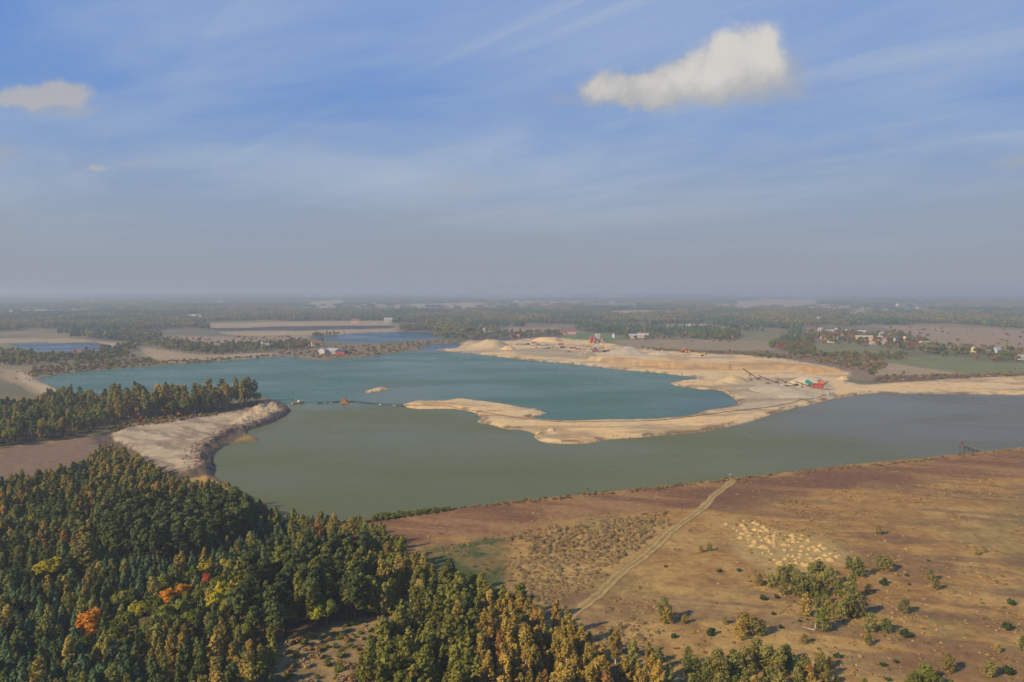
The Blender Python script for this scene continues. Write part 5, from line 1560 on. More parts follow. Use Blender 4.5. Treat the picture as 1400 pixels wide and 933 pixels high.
# ---------- houses and sheds
V_ = 'houses of the village'
def house(u, v, w, d, h, rh, rz, wall, roof, label, name='house', cat='house', nwin=3, chim=True, group=None):
    x, y, z = at(u, v)
    e = thing(name, label, cat, (x, y, z - .1), rz, group)
    if group == V_: e.scale = (.82, .82, .82)
    w_ = MB()
    hx, hy = w / 2, d / 2
    vs = [(-hx, -hy, 0), (hx, -hy, 0), (hx, hy, 0), (-hx, hy, 0), (-hx, -hy, h), (hx, -hy, h), (hx, hy, h), (-hx, hy, h), (-hx, 0, h + rh), (hx, 0, h + rh)]
    w_.add(vs, [(0, 1, 5, 4), (2, 3, 7, 6), (1, 2, 6, 9, 5), (3, 0, 4, 8, 7), (3, 2, 1, 0)])
    w_.build('wall', wall, e)
    rf = MB().gable(w, d, h + .02, rh).build('roof', roof, e)
    if chim:
        MB().box((w * .22, d * .12, h + rh * .9 + .3), (.7, .7, 1.6)).build('chimney', R_RED, rf)
    for s in (-1, 1):
        for k in range(nwin):
            xx = -hx + w * (k + .8) / (nwin + .6)
            wi = MB().box((xx, s * (hy + .03), h * .55), (1.3, .06, 1.4)).build('window', WHITE, e)
            MB().box((xx, s * (hy + .08), h * .55), (1.05, .05, 1.15)).build('pane', GLASS, wi)
    MB().box((-hx * .82, -(hy + .04), 1.05), (1.1, .08, 2.1)).build('door', R_BROWN, e)
    for s in (-1, 1):
        wi = MB().box((s * (hx + .03), 0, h * .62), (.06, 1.3, 1.3)).build('window', WHITE, e)
        MB().box((s * (hx + .08), 0, h * .62), (.05, 1.05, 1.05)).build('pane', GLASS, wi)
    return e
HOUSES = [
    (1110, 455, 22, 11, 6, 4, .1, WHITE, R_RED, 'white house with red roof at the left end of the village', V_),
    (1122, 453, 14, 10, 6, 4, .8, WHITE, R_GREY, 'tall white grey-roofed house second from the left in the village', V_),
    (1137, 455, 24, 11, 5, 3, 0, WHITE, R_GREY, 'long low white house in the middle of the village back row', V_),
    (1146, 453, 13, 10, 6, 3.5, .3, WHITE, R_DARK, 'white dark-roofed house behind the long low one', V_),
    (1161, 455, 16, 11, 5, 4.5, .2, CREAM, R_RED, 'cream house with bright red roof in the back row', V_),
    (1177, 456, 24, 10, 4.5, 3, -.1, GREYW, R_GREY, 'grey barn right of the red-roofed cream house', V_),
    (1145, 463, 12, 9, 5, 3.5, .6, WHITE, R_BROWN, 'small white brown-roofed house in the village middle row', V_),
    (1128, 464, 18, 10, 4, 4, .1, PINK, R_RED, 'pinkish red-roofed farmhouse behind the green hedge', V_),
    (1136, 469, 12, 8, 3.5, 2.5, 0, CREAM, R_BROWN, 'low cream outbuilding below the pink farmhouse', V_),
    (1181, 466, 34, 13, 8, 3, -.15, YELLOW, R_GREY, 'big yellow-orange block, brightest building in the village', V_),
    (1198, 463, 26, 10, 4, 2.5, .05, GREYW, R_GREY, 'long grey shed right of the big yellow block', V_),
    (1206, 461, 13, 11, 8, 4.5, .9, CREAM, R_GREY, 'tall cream house beside the dark tree', V_),
    (1215, 466, 24, 10, 4.5, 3.5, -.2, PINK, R_RED, 'long pink-roofed row house right of the tall cream house', V_),
    (1228, 468, 18, 11, 6, 4, .2, GREYW, R_DARK, 'dark-roofed house at the right of the village centre', V_),
    (1236, 467, 11, 9, 8, 4, 1.2, CREAM, R_RED, 'narrow tall cream house at the right end of the village centre', V_),
    (1205, 471, 44, 12, 4, 2, -.05, GREYW, R_GREY, 'very long grey shed in front of the village centre', V_),
    (1264, 473, 22, 12, 5, 4, .15, CREAM, R_GREY, 'solitary cream house between village centre and right-hand farm', V_),
    (1318, 483, 17, 12, 6.5, 4.5, .05, YELLOW, R_DARK, 'yellow house with dark roof on the green field edge', V_),
    (1331, 482, 13, 10, 6, 4.5, .9, CREAM, R_GREY, 'cream gabled house just right of the yellow dark-roofed house', V_),
    (1322, 477, 20, 11, 5, 4, 0, GREYW, R_DARK, 'dark-roofed grey house behind the yellow one', V_),
    (1362, 484, 15, 11, 7, 4.5, .5, WHITE, R_GREY, 'white gabled house at the right farm', V_),
    (1372, 488, 26, 10, 4, 3, -.25, WHITE, R_GREY, 'long pale barn beside the white gabled house', V_),
    (1397, 492, 14, 11, 5, 3, .1, WHITE, R_GREY, 'white building cut by the right picture edge', V_),
    (1342, 478, 16, 10, 5, 4, .3, PINK, R_BROWN, 'brown-roofed pink house behind the cream gabled house', V_),
    (358, 474, 20, 10, 4.5, 2.5, .1, WHITE, paint('roof_blue', (.35, .42, .52), .7), 'white house with pale blue roof at the tan field', 'sheds north of the lake'),
    (369, 477, 14, 10, 5, 3, .5, WHITE, R_GREY, 'white grey-roofed house right of the blue-roofed one', 'sheds north of the lake'),
    (433, 474, 16, 10, 6, 3.5, .4, WHITE, R_RED, 'white house with red roof among the orange trees', 'sheds north of the lake'),
    (442, 484, 9, 10, 5.5, 3, 1.2, WHITE, R_GREY, 'tall white shed on the lakeside yard, left one', 'sheds north of the lake'),
    (453, 483.5, 19, 9, 4.5, 3, 0, WHITE, R_GREY, 'long white shed on the lakeside yard', 'sheds north of the lake'),
    (466, 484.5, 13, 9, 4, 2.5, -.1, RED, R_DARK, 'dark red shed right of the long white shed', 'sheds north of the lake'),
    (474, 484, 7, 7, 4, 1.5, 0, GREYW, R_DARK, 'small grey hut right of the dark red shed', 'sheds north of the lake'),
    (486, 442, 22, 12, 7, 5, .1, PINK, R_RED, 'red farmhouse on the far tan field', None),
    (531, 441, 24, 14, 8, 5, .2, WHITE, R_GREY, 'white farmhouse at the far field corner by the wood', None),
    (110, 488, 16, 11, 5, 4, .2, PINK, R_RED, 'pale red-roofed house between west pond and lake', None),
    (121, 487, 11, 9, 5, 3.5, .9, CREAM, R_BROWN, 'cream brown-roofed house right of the red-roofed one by the west pond', None),
    (11, 489, 15, 10, 5, 4, .5, YELLOW, R_BROWN, 'ochre house at the left picture edge among trees', None),
    (665, 454, 14, 10, 5, 3, 0, WHITE, R_GREY, 'tiny white house in front of the far wood', None),
    (777, 457, 30, 12, 6, 4, 0, PINK, R_BROWN, 'brown-roofed farm building behind the flat-topped pile', None),
    (704, 462, 16, 10, 4, 2, 0, ORANGE, ORANGE, 'bright orange-red hall behind the quarry yard', None),
    (866, 463, 18, 11, 6, 2.5, .02, CREAM, R_GREY, 'white barn standing beyond the green field', None),
    (879, 462, 20, 11, 5.5, 3, -.2, GREYW, R_GREY, 'grey barn right of the white barn', None),
    (843, 462, 14, 10, 6, 4, .4, GREYW, R_DARK, 'dark house left of the white barn', None),
    (941, 452, 10, 9, 10, 4, 0, WHITE, R_GREY, 'slim white house left of the dark copse', None),
]
for (u, v, w, d, h, rh, rz, wl, rf, lab, grp) in HOUSES:
    shed = 'shed' in lab or 'barn' in lab or 'hall' in lab or 'hut' in lab or 'outbuilding' in lab
    house(u, v, w, d, h, rh, rz, wl, rf, lab, 'shed' if shed else 'house', 'shed' if shed else 'house', 4 if w > 18 else 2, not shed, grp)
# far white hamlets between the woods, a few pixels each
FARN = []
for k in range(60):
    u = random.uniform(0, 1400); v = random.choice([random.uniform(406, 420), random.uniform(410, 436), random.uniform(416, 438)])
    x, y = P(u, v)
    e = MB(); w, d, h = random.uniform(12, 40), random.uniform(9, 16), random.uniform(5, 9)
    e.add([(-w / 2, -d / 2, 0), (w / 2, -d / 2, 0), (w / 2, d / 2, 0), (-w / 2, d / 2, 0), (-w / 2, -d / 2, h), (w / 2, -d / 2, h), (w / 2, d / 2, h), (-w / 2, d / 2, h)], [(0, 1, 5, 4), (1, 2, 6, 5), (2, 3, 7, 6), (3, 0, 4, 7)])
    wn, wm = random.choice([('white', WHITE), ('white', WHITE), ('cream', CREAM), ('grey', GREYW), ('pinkish', PINK)]); rn, rm = random.choice([('grey', R_GREY), ('red', R_RED), ('brown', R_BROWN), ('grey', R_GREY)])
    FARN.append((u, v, wn, rn)); nearest = min(LANDMARKS, key=lambda q: abs(q[0] - u) + (q[1] > 500) * 40)[2]
    size = 'long' if w > 26 else 'small'; depth = 'on the horizon' if v < 413 else ('in the far woods' if v < 424 else 'in the nearer woods')
    t = thing('farm_house', f'{size} {wn} {rn}-roofed building {depth} above {nearest}', 'house', (x, y, 0), random.uniform(-.6, .6), 'tiny far buildings near the horizon')
    e.build('wall', wm, t)
    MB().gable(w, d, h, random.uniform(2, 5)).build('roof', rm, t)
for (u, v, w, lab) in [(1300, 400.4, 420, 'very long white warehouse on the horizon at right'), (170, 410, 60, 'white block catching the light in the far woods at left'), (1232, 410, 90, 'pale hall in the far haze above the village')]:
    x, y = P(u, v)
    t = thing('warehouse', lab, 'warehouse', (x, y, 0), .05)
    MB().box((0, 0, 6), (w, 60, 12)).build('wall', WHITE, t); MB().gable(w, 60, 12.05, 4).build('roof', R_GREY, t)

# ---------- concrete plant: red and white silos
def silo(u, v, r, h, legs, mat, label):
    x, y, z = at(u, v)
    e = thing('silo', label, 'silo', (x, y, z), 0, 'silos of the concrete plant')
    MB().cyl((0, 0, legs + h / 2), r, h, 20).build('tank', mat, e)
    MB().cyl((0, 0, legs - 1.0), .4, 2.0, 16, r).build('hopper_cone', mat, e)
    MB().cyl((0, 0, legs + h + .5), r, 1.0, 20, .4).build('cap', mat, e)
    for k in range(4):
        a = .785 + 1.571 * k
        MB().bar((r * .9 * math.cos(a), r * .9 * math.sin(a), -.3), (r * .9 * math.cos(a), r * .9 * math.sin(a), legs + .5), .3).build('leg', STEEL, e)
    MB().bar((r + .15, 0, .2), (r + .15, 0, legs + h), .25, .5).build('ladder', STEEL, e)
silo(808, 470, 2.6, 8.5, 2.6, RED, 'left of two tall red silos at the concrete plant')
silo(813, 470.3, 2.6, 8.0, 2.6, RED, 'right of two tall red silos at the concrete plant')
silo(824.5, 470.5, 2.3, 5.0, 2.2, RED, 'shorter separate red silo right of the white tower')
silo(819, 470, 1.4, 7.0, 2.2, STEEL, 'slim grey silo between the red ones')
x, y, z = at(817, 469)
e = thing('mixing_tower', 'white boxy mixing tower behind the red silos', 'tower', (x, y, z), .05)
MB().box((0, 0, 9.5), (8, 7, 6)).build('wall', WHITE, e); MB().gable(8, 7, 12.5, 1.2).build('roof', R_GREY, e)
for sx in (-1, 1):
    for sy in (-1, 1): MB().box((sx * 3.4, sy * 2.9, 3.2), (.5, .5, 6.6)).build('leg', STEEL, e)
for k in range(3): MB().box((-2.5 + 2.5 * k, -3.55, 10), (1.3, .1, 1.2)).build('window', GLASS, e)
e = thing('belt_bridge', 'grey inclined belt leading up to the white mixing tower', 'conveyor', at(829, 471.5), 0)
MB().bar((0, 0, 1.0), (-13, 1.5, 9), 1.2, 1.0).build('belt', STEEL, e)
for k in (.3, .65): MB().bar((-13 * k, 1.5 * k, -.2), (-13 * k, 1.5 * k, 1 + 8 * k), .3).build('support', STEEL, e)

# ---------- vehicles
def wheel(parent, x, y, r, w=.35):
    wh = MB().cyl((x, y, r), r, w, 14, axis='Y').build('wheel', BLACK, parent)
    MB().cyl((x, y + math.copysign(w * .52, y), r), r * .5, .06, 10, axis='Y').build('rim', STEEL, wh)
def truck(u, v, cab, body, rz, label, tipper=True, L_=8.5, grp='trucks in the quarry yard'):
    x, y, z = at(u, v)
    e = thing('truck', label, 'truck', (x, y, z), rz, grp)
    MB().box((0, 0, .95), (L_, .9, .35)).build('chassis', BLACK, e)
    c = MB().box((L_ / 2 - 1.1, 0, 1.95), (2.1, 2.45, 1.9)).box((L_ / 2 - 1.2, 0, 3.1), (1.8, 2.35, .5), taper=.85).build('cab', cab, e)
    MB().box((L_ / 2 - .02, 0, 2.35), (.08, 2.1, .8)).build('windscreen', GLASS, c)
    for s in (-1, 1): MB().box((L_ / 2 - 1.0, s * 1.24, 2.35), (1.0, .05, .7)).build('side_window', GLASS, c)
    b = MB()
    bl = L_ - 2.9
    cx = -L_ / 2 + bl / 2
    if tipper:
        b.box((cx, 0, 1.35), (bl, 2.45, .2))
        for s in (-1, 1): b.box((cx, s * 1.2, 2.15), (bl, .12, 1.5))
        b.box((cx - bl / 2 + .06, 0, 2.1), (.12, 2.3, 1.3)); b.box((cx + bl / 2 - .06, 0, 2.4), (.12, 2.3, 1.9))
        b.build('tipper_body', body, e)
    else:
        b.box((cx, 0, 2.5), (bl, 2.5, 2.5)).build('box_body', body, e)
    for px in (L_ / 2 - 1.3, -L_ / 2 + 1.0, -L_ / 2 + 2.4):
        for s in (-1, 1): wheel(e, px, s * 1.05, .52)
def car(u, v, mat, rz, label):
    x, y, z = at(u, v)
    e = thing('car', label, 'car', (x, y, z), rz, 'cars parked in the quarry yard')
    b = MB().box((0, 0, .62), (4.4, 1.75, .62), taper=.97).build('body', mat, e)
    MB().box((-.2, 0, 1.2), (2.5, 1.6, .58), taper=.78).build('cabin', GLASS, e)
    MB().box((-.25, 0, 1.51), (1.8, 1.2, .06)).build('roof', mat, e)
    for px in (1.35, -1.35):
        for s in (-1, 1): wheel(e, px, s * .8, .33, .24)
    for s in (-1, 1): MB().box((2.18, s * .6, .7), (.08, .35, .18)).build('headlight', WHITE, b)
VEH = [
    ('t', 709, 472, WHITE, STEEL, .1, 'white-cab tipper at the left end of the yard row', True), ('t', 716, 472.6, STEEL, STEEL, .2, 'grey tipper second in the yard row', True), ('t', 723, 472, GREYW, BLACK, .0, 'dark tipper third in the yard row', True),
    ('t', 729, 473.5, WHITE, WHITE, .1, 'white box truck in the middle of the yard row', False), ('t', 730, 469.8, RED, RED, .0, 'red tipper behind the yard row', True), ('t', 737, 472.5, WHITE, STEEL, .3, 'white-cab tipper right of the middle of the yard row', True),
    ('t', 743, 473, STEEL, WHITE, .1, 'grey-cab truck with white box near the right end of the row', False), ('t', 749.5, 472.5, WHITE, STEEL, 0, 'white-cab tipper at the right end of the yard row', True), ('t', 747, 477.5, BLACK, STEEL, .05, 'long dark tipper in front of the yard row', True),
    ('t', 767, 472, RED, RED, .05, 'red truck standing alone behind the dark soil heap', True), ('t', 770, 476.5, STEEL, BLACK, .2, 'dark grey tipper behind the brown soil heap', True), ('t', 783, 477, paint('maroon', (.22, .03, .03), .5), RED, .1, 'dark red tipper beside the soil heap', True),
    ('t', 791, 473.5, WHITE, WHITE, .0, 'big white box truck left of the silos', False), ('t', 790.5, 478.5, RED, RED, -.1, 'bright red tipper in front of the big white truck', True), ('t', 804, 474.6, YPAINT, YPAINT, .1, 'yellow tipper below the red silos', True),
    ('t', 811, 478.3, BLACK, STEEL, .1, 'dark tipper in front of the yellow machines', True), ('t', 818, 478, STEEL, STEEL, -.2, 'grey tipper right of the dark one below the silos', True), ('t', 822.5, 475.5, YPAINT, YPAINT, .0, 'yellow tipper right below the white tower', True),
    ('t', 814, 485, RED, RED, .05, 'left red tipper on the lower quarry road', True), ('t', 822, 485.4, RED, STEEL, .05, 'right red tipper on the lower quarry road', True), ('t', 829, 486, BLACK, BLACK, .1, 'black tipper right of the red ones on the lower road', True),
    ('c', 776.5, 475, WHITE, .4, 'white car beside the dark red tipper'), ('c', 797, 474, STEEL, 1.0, 'silver car right of the big white box truck'), ('c', 799, 478.6, WHITE, .1, 'white car below the yellow tipper'), ('c', 733.5, 476, WHITE, .6, 'white car left of the long dark tipper'), ('c', 756, 474.5, STEEL, .2, 'silver car right of the yard row'),
]
for q in VEH:
    if q[0] == 't': truck(q[1], q[2], q[3], q[4], q[5], q[6], q[7])
    else: car(q[1], q[2], q[3], q[4], q[5])
def container(u, v, L_, W_, H_, mat, rz, label):
    e = thing('container', label, 'container', at(u, v), rz)
    MB().box((0, 0, H_ / 2), (L_, W_, H_)).build('wall', mat, e)
    MB().box((0, 0, H_ + .06), (L_ + .2, W_ + .2, .12)).build('roof', R_GREY, e)
    MB().box((-L_ * .2, -(W_ / 2 + .03), 1.05), (1.0, .06, 2.1)).build('door', STEEL, e)
    MB().box((L_ * .2, -(W_ / 2 + .03), H_ * .6), (1.2, .06, .9)).build('window', GLASS, e)
container(831, 476, 9, 2.6, 2.7, CREAM, .05, 'cream site container right of the yellow tipper')
container(817, 473, 6, 3, 3, WHITE, 0, 'white site cabin under the white mixing tower')
container(1158, 519, 3.2, 2.6, 2.9, WHITE, .3, 'lone white cabin at the end of the quarry road')
container(858, 480.5, 8, 2.6, 2.6, paint('pale_blue', (.5, .56, .6), .6), 0, 'pale blue container behind the wide grey pile')

def digger(u, v, mat, rz, label, s=1.0):
    e = thing('excavator', label, 'excavator', at(u, v), rz)
    e.scale = (s, s, s)
    for k in (-1, 1): MB().box((0, k * 1.15, .45), (4.2, .6, .9), taper=.9).build('crawler_track', BLACK, e)
    MB().cyl((0, 0, 1.05), 1.0, .4).build('turntable', BLACK, e)
    MB().box((-.6, 0, 1.9), (3.6, 2.6, 1.3)).build('body', mat, e)
    c = MB().box((.8, .75, 2.9), (1.5, 1.1, 1.5), taper=.85).build('cab', mat, e)
    MB().box((1.5, .75, 3.0), (.1, .9, .9)).build('windscreen', GLASS, c)
    MB().bar((1.2, -.2, 2.0), (4.0, -.2, 5.0), .5, .6).build('boom', mat, e)
    MB().bar((4.0, -.2, 5.0), (6.0, -.2, 2.2), .4, .45).build('stick', mat, e)
    MB().box((6.1, -.2, 1.6), (1.1, 1.1, 1.0), taper=1.3).build('bucket', BLACK, e)
digger(940, 484, ORANGE, 2.6, 'orange excavator on the quarry rim beyond the sand face', 1.5)
digger(960, 491, YPAINT, .4, 'small yellow excavator on the upper sand terrace', 1.0)
e = thing('screening_machine', 'dark red screening machine beside the orange excavator', 'machine', at(937, 486), .2)
MB().bar((-5, 0, 1.5), (4, 0, 5.5), 2.4, 1.2).build('screen_box', RUST, e)
for k in (-3, 3): MB().box((k, 0, 1.2), (.5, 2.2, 2.8)).build('leg', BLACK, e)

# ---------- conveyors and the screening plant
def conveyor(ub, vb, ut, vt, label):
    x, y, z = at(ub, vb)
    s = y / FPX
    dx, dz = (ut - ub) * s, (vb - vt) * s
    e = thing('conveyor', label, 'conveyor', (x, y, z), 0, 'belt conveyors between the gravel piles')
    MB().bar((0, 0, 1.0), (dx, 0, dz), 1.1, .35).build('belt', BLACK, e)
    for sy in (-.75, .75):
        f = MB()
        f.bar((0, sy, .7), (dx, sy, dz - .3), .14, .22); f.bar((0, sy, 1.4), (dx, sy, dz + .4), .14, .18)
        n = 9
        for k in range(n):
            t0, t1 = k / n, (k + 1) / n
            f.bar((dx * t0, sy, .7 + (dz - 1.0) * t0), (dx * t1, sy, 1.4 + (dz - 1.0) * t1), .1)
        f.build('side_truss', RUST, e)
    for sy in (-1, 1):
        MB().bar((dx * .55, sy * .8, dz * .55), (dx * .32, sy * 1.6, -.2), .22).build('support_leg', RUST, e)
        MB().bar((dx * .55, sy * .8, dz * .55), (dx * .62, sy * 1.6, -.2), .22).build('support_leg', RUST, e)
        MB().cyl((dx * .47, sy * 1.7, .55), .6, .4, 12, axis='Y').build('wheel', BLACK, e)
    MB().box((.4, 0, 1.9), (2.6, 2.0, 1.6), taper=1.25).build('feed_hopper', RUST, e)
    MB().cyl((dx, 0, dz), .45, 1.5, 12, axis='Y').build('head_drum', STEEL, e)
conveyor(1037, 520, 1014.5, 503, 'longest belt conveyor at the left, tip over the tan cone')
conveyor(1061.5, 525, 1036, 513.5, 'second belt conveyor from the left')
conveyor(1088, 529, 1060.5, 518, 'third belt conveyor from the left')
conveyor(1107, 532, 1086.5, 523.5, 'rightmost belt conveyor, feeding from the teal hopper')
e = thing('screening_plant', 'red and teal screening plant at the foot of the conveyors', 'machine', at(1118, 534), -.05)
MB().box((-8, 0, 5.2), (5.5, 4, 3.2), Matrix.Rotation(.5, 3, 'Y')).build('teal_hopper', TEALP, e)
MB().box((0, 0, 3.2), (8, 3.6, 2.4)).build('red_frame', RED, e)
MB().box((2.5, 0, 5.6), (5, 3.2, 2.2), Matrix.Rotation(-.25, 3, 'Y')).build('screen_deck', ORANGE, e)
MB().box((1.0, 0, 6.9), (2.2, 2.4, 1.2)).build('engine_box', TEALP, e)
for k in (-9.5, -6.5, -3.5, 0, 3.5): 
    for sy in (-1.6, 1.6): MB().box((k, sy, 1.4), (.4, .4, 3.4)).build('leg', RUST, e)
MB().bar((4, 0, 2), (9, 0, 6.5), 1.2, .6).build('side_belt', RUST, e)
MB().box((-1, -2.1, 1.2), (12, .3, 1.2)).build('walkway', RED, e)
e = thing('generator_unit', 'grey and white generator unit right of the screening plant', 'machine', at(1136, 541), .2)
MB().box((0, 0, 1.4), (6, 2.4, 2.4)).build('housing', STEEL, e); MB().box((.4, 0, 2.8), (3, 2, .4)).build('cover', WHITE, e); MB().cyl((-1.8, 0, 3.2), .2, 1.4, 8).build('exhaust', BLACK, e)
for k in (-2, 2): MB().box((k, 0, .1), (.5, 2.6, .6)).build('skid', BLACK, e)

# ---------- utility poles
def pole(u, v, hpx, label, mast=False):
    x, y, z = at(u, v)
    h = hpx * y / FPX
    e = thing('utility_pole', label, 'pole', (x, y, z), 0, 'utility poles along the north shore')
    MB().cyl((0, 0, h / 2 - .3), .20, h + .6, 8, .12).build('shaft', WHITE, e)
    MB().box((0, 0, h - .8), (2.2, .14, .14)).build('crossarm', TIMBER, e)
    for k in (-.9, 0, .9): MB().cyl((k, 0, h - .6), .08, .3, 6).build('insulator', WHITE, e)
for (u, v, hp, lab) in [(394.5, 480, 11, 'pale utility pole left of the lakeside sheds'), (461, 478, 8, 'pale utility pole behind the dark red shed'), (518, 475, 9, 'utility pole on the causeway below the north pond'), (548, 472, 9, 'second utility pole on the causeway'), (617, 465, 9, 'utility pole where the north pond ends'),
                        (197, 487, 12, 'utility pole on the tan field beside the west trees'), (236, 482, 11, 'utility pole in front of the pale green trees'), (673, 462, 10, 'thin mast behind the large gravel pile')]:
    pole(u, v, hp, lab)

# ---------- on the water
def wat(u, v):
    x, y = P(u, v, WL)
    return x, y, WL
e = thing('dredger', 'orange suction dredger with red gantry afloat in the strait', 'dredger', wat(471, 551), .1)
for s in (-1, 1): MB().box((0, s * 1.5, .25), (6.5, 1.3, 1.1)).build('pontoon', ORANGE, e)
MB().box((0, 0, .95), (6.2, 4.2, .25)).build('deck', RUST, e)
c = MB().box((-.4, 0, 2.1), (2.6, 2.4, 2.1)).build('cabin', YPAINT, e)
MB().box((-.4, -1.23, 2.4), (1.8, .08, .8)).build('window', GLASS, c); MB().box((-.4, 0, 3.25), (3, 2.8, .18)).build('cabin_roof', ORANGE, c)
for s in (-1, 1): MB().bar((1.6, s * 1.6, 1), (.6, s * .3, 5.6), .25).build('gantry_leg', RED, e)
MB().bar((.6, -.5, 5.6), (.6, .5, 5.6), .25).build('gantry_top', RED, e)
MB().bar((2.6, 0, .8), (6.2, 0, -.4), .5).build('suction_ladder', RED, e)
def pipeline(name, pts, label, r, mat, floats, gnd=False, lift=.25):
    pts = np.array(pts)
    Q = chaikin_open(pts, 3)
    n = len(Q)
    z = zats(Q[:, 0], Q[:, 1]) + lift if gnd else np.full(n, WL + lift)
    z = np.maximum(z, WL + .2)
    o3 = [Vector((Q[i, 0], Q[i, 1], z[i])) for i in range(n)]
    base = o3[0].copy()
    e = thing(name, label, 'pipeline', tuple(base))
    vs, fs = [], []
    k = 8
    for i, p in enumerate(o3):
        t = (o3[min(i + 1, n - 1)] - o3[max(i - 1, 0)]).normalized()
        a = t.cross(Vector((0, 0, 1))).normalized(); b = a.cross(t)
        for j in range(k):
            q = p - base + (a * math.cos(6.2832 * j / k) + b * math.sin(6.2832 * j / k)) * r
            vs.append(tuple(q))
    for i in range(n - 1):
        for j in range(k): fs.append((i * k + j, i * k + (j + 1) % k, (i + 1) * k + (j + 1) % k, (i + 1) * k + j))
    mb = MB(); mb.v, mb.f = vs, fs
    mb.build('pipe', mat, e)
    for i in range(2, n - 1, floats if floats else 10 ** 6):
        p = o3[i] - base; t = (o3[i + 1] - o3[i]).normalized()
        f = MB(); q = t.to_track_quat('X', 'Z').to_matrix()
        for s in (-1, 1):
            f.box(p + q @ Vector((0, s * .75, -.15)), (2.4, .7, .7), q)
        f.build('float', random.choice([BLACK, BLACK, RUST, WHITE]), e)
pipeline('floating_pipeline', [P(a, b, WL) for a, b in ((475, 549.5), (490, 550), (505, 552), (522, 553.5), (537, 554.5), (551, 555))], 'dark floating pipeline from the dredger to the tip of the spit', .6, BLACK, 5)
pipeline('floating_boom', [P(a, b, WL) for a, b in ((467, 550), (455, 550.5), (445, 551), (434, 551.5))], 'dark floating boom trailing left of the dredger', .55, BLACK, 6)
pipeline('sand_pipeline', [P(a, b) for a, b in ((550, 554.5), (580, 555), (605, 555), (640, 559.5), (670, 566), (700, 571), (735, 575.5), (770, 577.5), (840, 577), (890, 576), (930, 572), (960, 568), (1000, 563), (1040, 558.5), (1060, 556), (1090, 550), (1130, 542))],
         'long dark pipe lying along the sand spit to the screening plant', .2, RUST, 0, True, .25)
e = thing('work_barge', 'rusty tan work barge moored off the peninsula tip', 'barge', wat(407, 551.5), .75)
MB().box((0, 0, .3), (10, 3.6, 1.1), taper=1.05).build('hull', paint('rusty_tan', (.42, .27, .14), .9), e)
MB().box((1.8, 0, 1.5), (2.6, 2.2, 1.4)).build('cabin', CREAM, e)
MB().bar((-3.4, 0, .9), (-5.6, 0, 3.2), .35).build('boom', RUST, e)
for k in (-2, 0): MB().cyl((k, 1.2, 1.1), .25, .6, 8).build('bollard', BLACK, e)
e = thing('jetty', 'short wooden jetty sticking out from the south bank at right', 'jetty', wat(1331, 617), .0)
a0 = Vector((*P(1336, 617.5), .2)) - Vector(wat(1331, 617)); a1 = Vector((*P(1315, 609.5, .2), .2)) - Vector(wat(1331, 617))
dv = (a1 - a0); nrm = Vector((-dv.y, dv.x, 0)).normalized()
for k in range(14):
    p = a0 + dv * ((k + .5) / 14)
    q = dv.to_track_quat('X', 'Z').to_matrix()
    MB().box(p + Vector((0, 0, 1.0 + random.uniform(-.03, .03))), (dv.length / 14 * .88, 2.4 + random.uniform(-.2, .2), .14), q).build('plank', TIMBER, e)
for k in (.1, .4, .7, .97):
    for s in (-1, 1):
        p = a0 + dv * k + nrm * s * 1.25
        MB().cyl((p.x, p.y, .2), .17, 3.2, 8).build('post', BLACK, e)
MB().box(tuple(a1 + Vector((0, 0, 1.6))), (1.6, 1.4, 1.2)).build('pump_box', RUST, e)
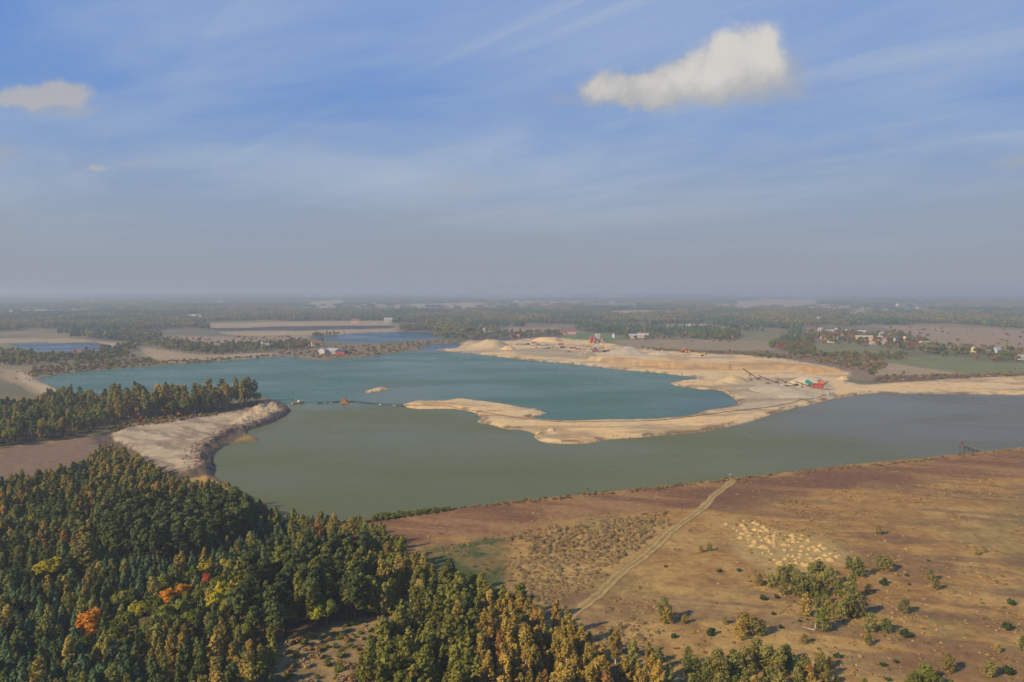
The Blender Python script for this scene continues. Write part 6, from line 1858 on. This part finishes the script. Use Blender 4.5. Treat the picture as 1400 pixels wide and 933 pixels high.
# ---------- small things on the south bank and heath
for (u, v, lab) in [(803.5, 676, 'thin wooden post with sign board on the south bank'), (998, 656, 'white-topped post with board where the track meets the bank')]:
    e = thing('bank_sign', lab, 'sign', at(u, v), .2)
    MB().cyl((0, 0, .8), .09, 2.4, 8).build('post', TIMBER, e); MB().box((0, -.1, 1.9), (1.0, .06, .7)).build('board', WHITE if u > 900 else RUST, e)
e = thing('fallen_branch', 'bleached white forked dead branch on the heath below the grove', 'branch', at(1114, 863), 0)
MB().bar((0, 0, .1), (.25, .2, 1.9), .14).build('upright_limb', BARK_B, e)
MB().bar((0, 0, .15), (-1.8, .9, .3), .16).bar((-1.8, .9, .3), (-2.7, 2.0, .2), .1).build('lying_limb', BARK_B, e)
e = thing('white_stone', 'small white boundary stone in the pale scrub', 'stone', at(761, 782), .3)
me_ = MB().box((0, 0, .25), (.6, .5, .5), taper=.7).box((.1, .05, .55), (.3, .3, .2), taper=.6).build('stone_block', WHITE, e)

# shoreline debris: broken clods and stones along sand edges and terrace bank
def clods():
    V = []
    for k in range(3):
        bm = bmesh.new(); bmesh.ops.create_icosphere(bm, subdivisions=1, radius=.5)
        for v in bm.verts: v.co *= random.uniform(.65, 1.25)
        me = bpy.data.meshes.new('clod'); bm.to_mesh(me); bm.free()
        me.materials.append((RUST, TIMBER, PILE_M['brown'])[k]); V.append(me)
    rows = []
    def along(pg, n, jit, s0, s1, sel):
        seg = np.roll(pg, -1, 0) - pg
        ln = np.hypot(seg[:, 0], seg[:, 1])
        cum = np.cumsum(ln) / ln.sum()
        for k in range(n):
            i = int(np.searchsorted(cum, random.random())); i = min(i, len(pg) - 1)
            p = pg[i] + seg[i] * random.random()
            u, v = to_px(p[0], p[1], 0)
            if not sel(u, v): continue
            s = random.uniform(s0, s1)
            rows.append((random.randrange(3), p[0] + random.gauss(0, jit), p[1] + random.gauss(0, jit), s, s * .6))
    along(LAKE, 2600, 2.2, .4, 1.5, lambda u, v: 730 < u < 1240 and 535 < v < 612)
    along(LAKE, 1600, 4.0, .6, 2.4, lambda u, v: 615 < u < 1010 and v < 552)
    along(LOT, 2600, 3.2, .3, 1.7, lambda u, v: u > 262 and v > 556)
    along(ISLAND, 60, 3, .5, 1.6, lambda u, v: True)
    z = zats([r[1] for r in rows], [r[2] for r in rows])
    stuff('rubble', 'dark clods and stones strewn along the sandy shores', V, [(r[0], r[1], r[2], zz_, r[3], r[4], random.uniform(0, 6.28)) for r, zz_ in zip(rows, z) if zz_ > WL - .3])
clods()
#--END--
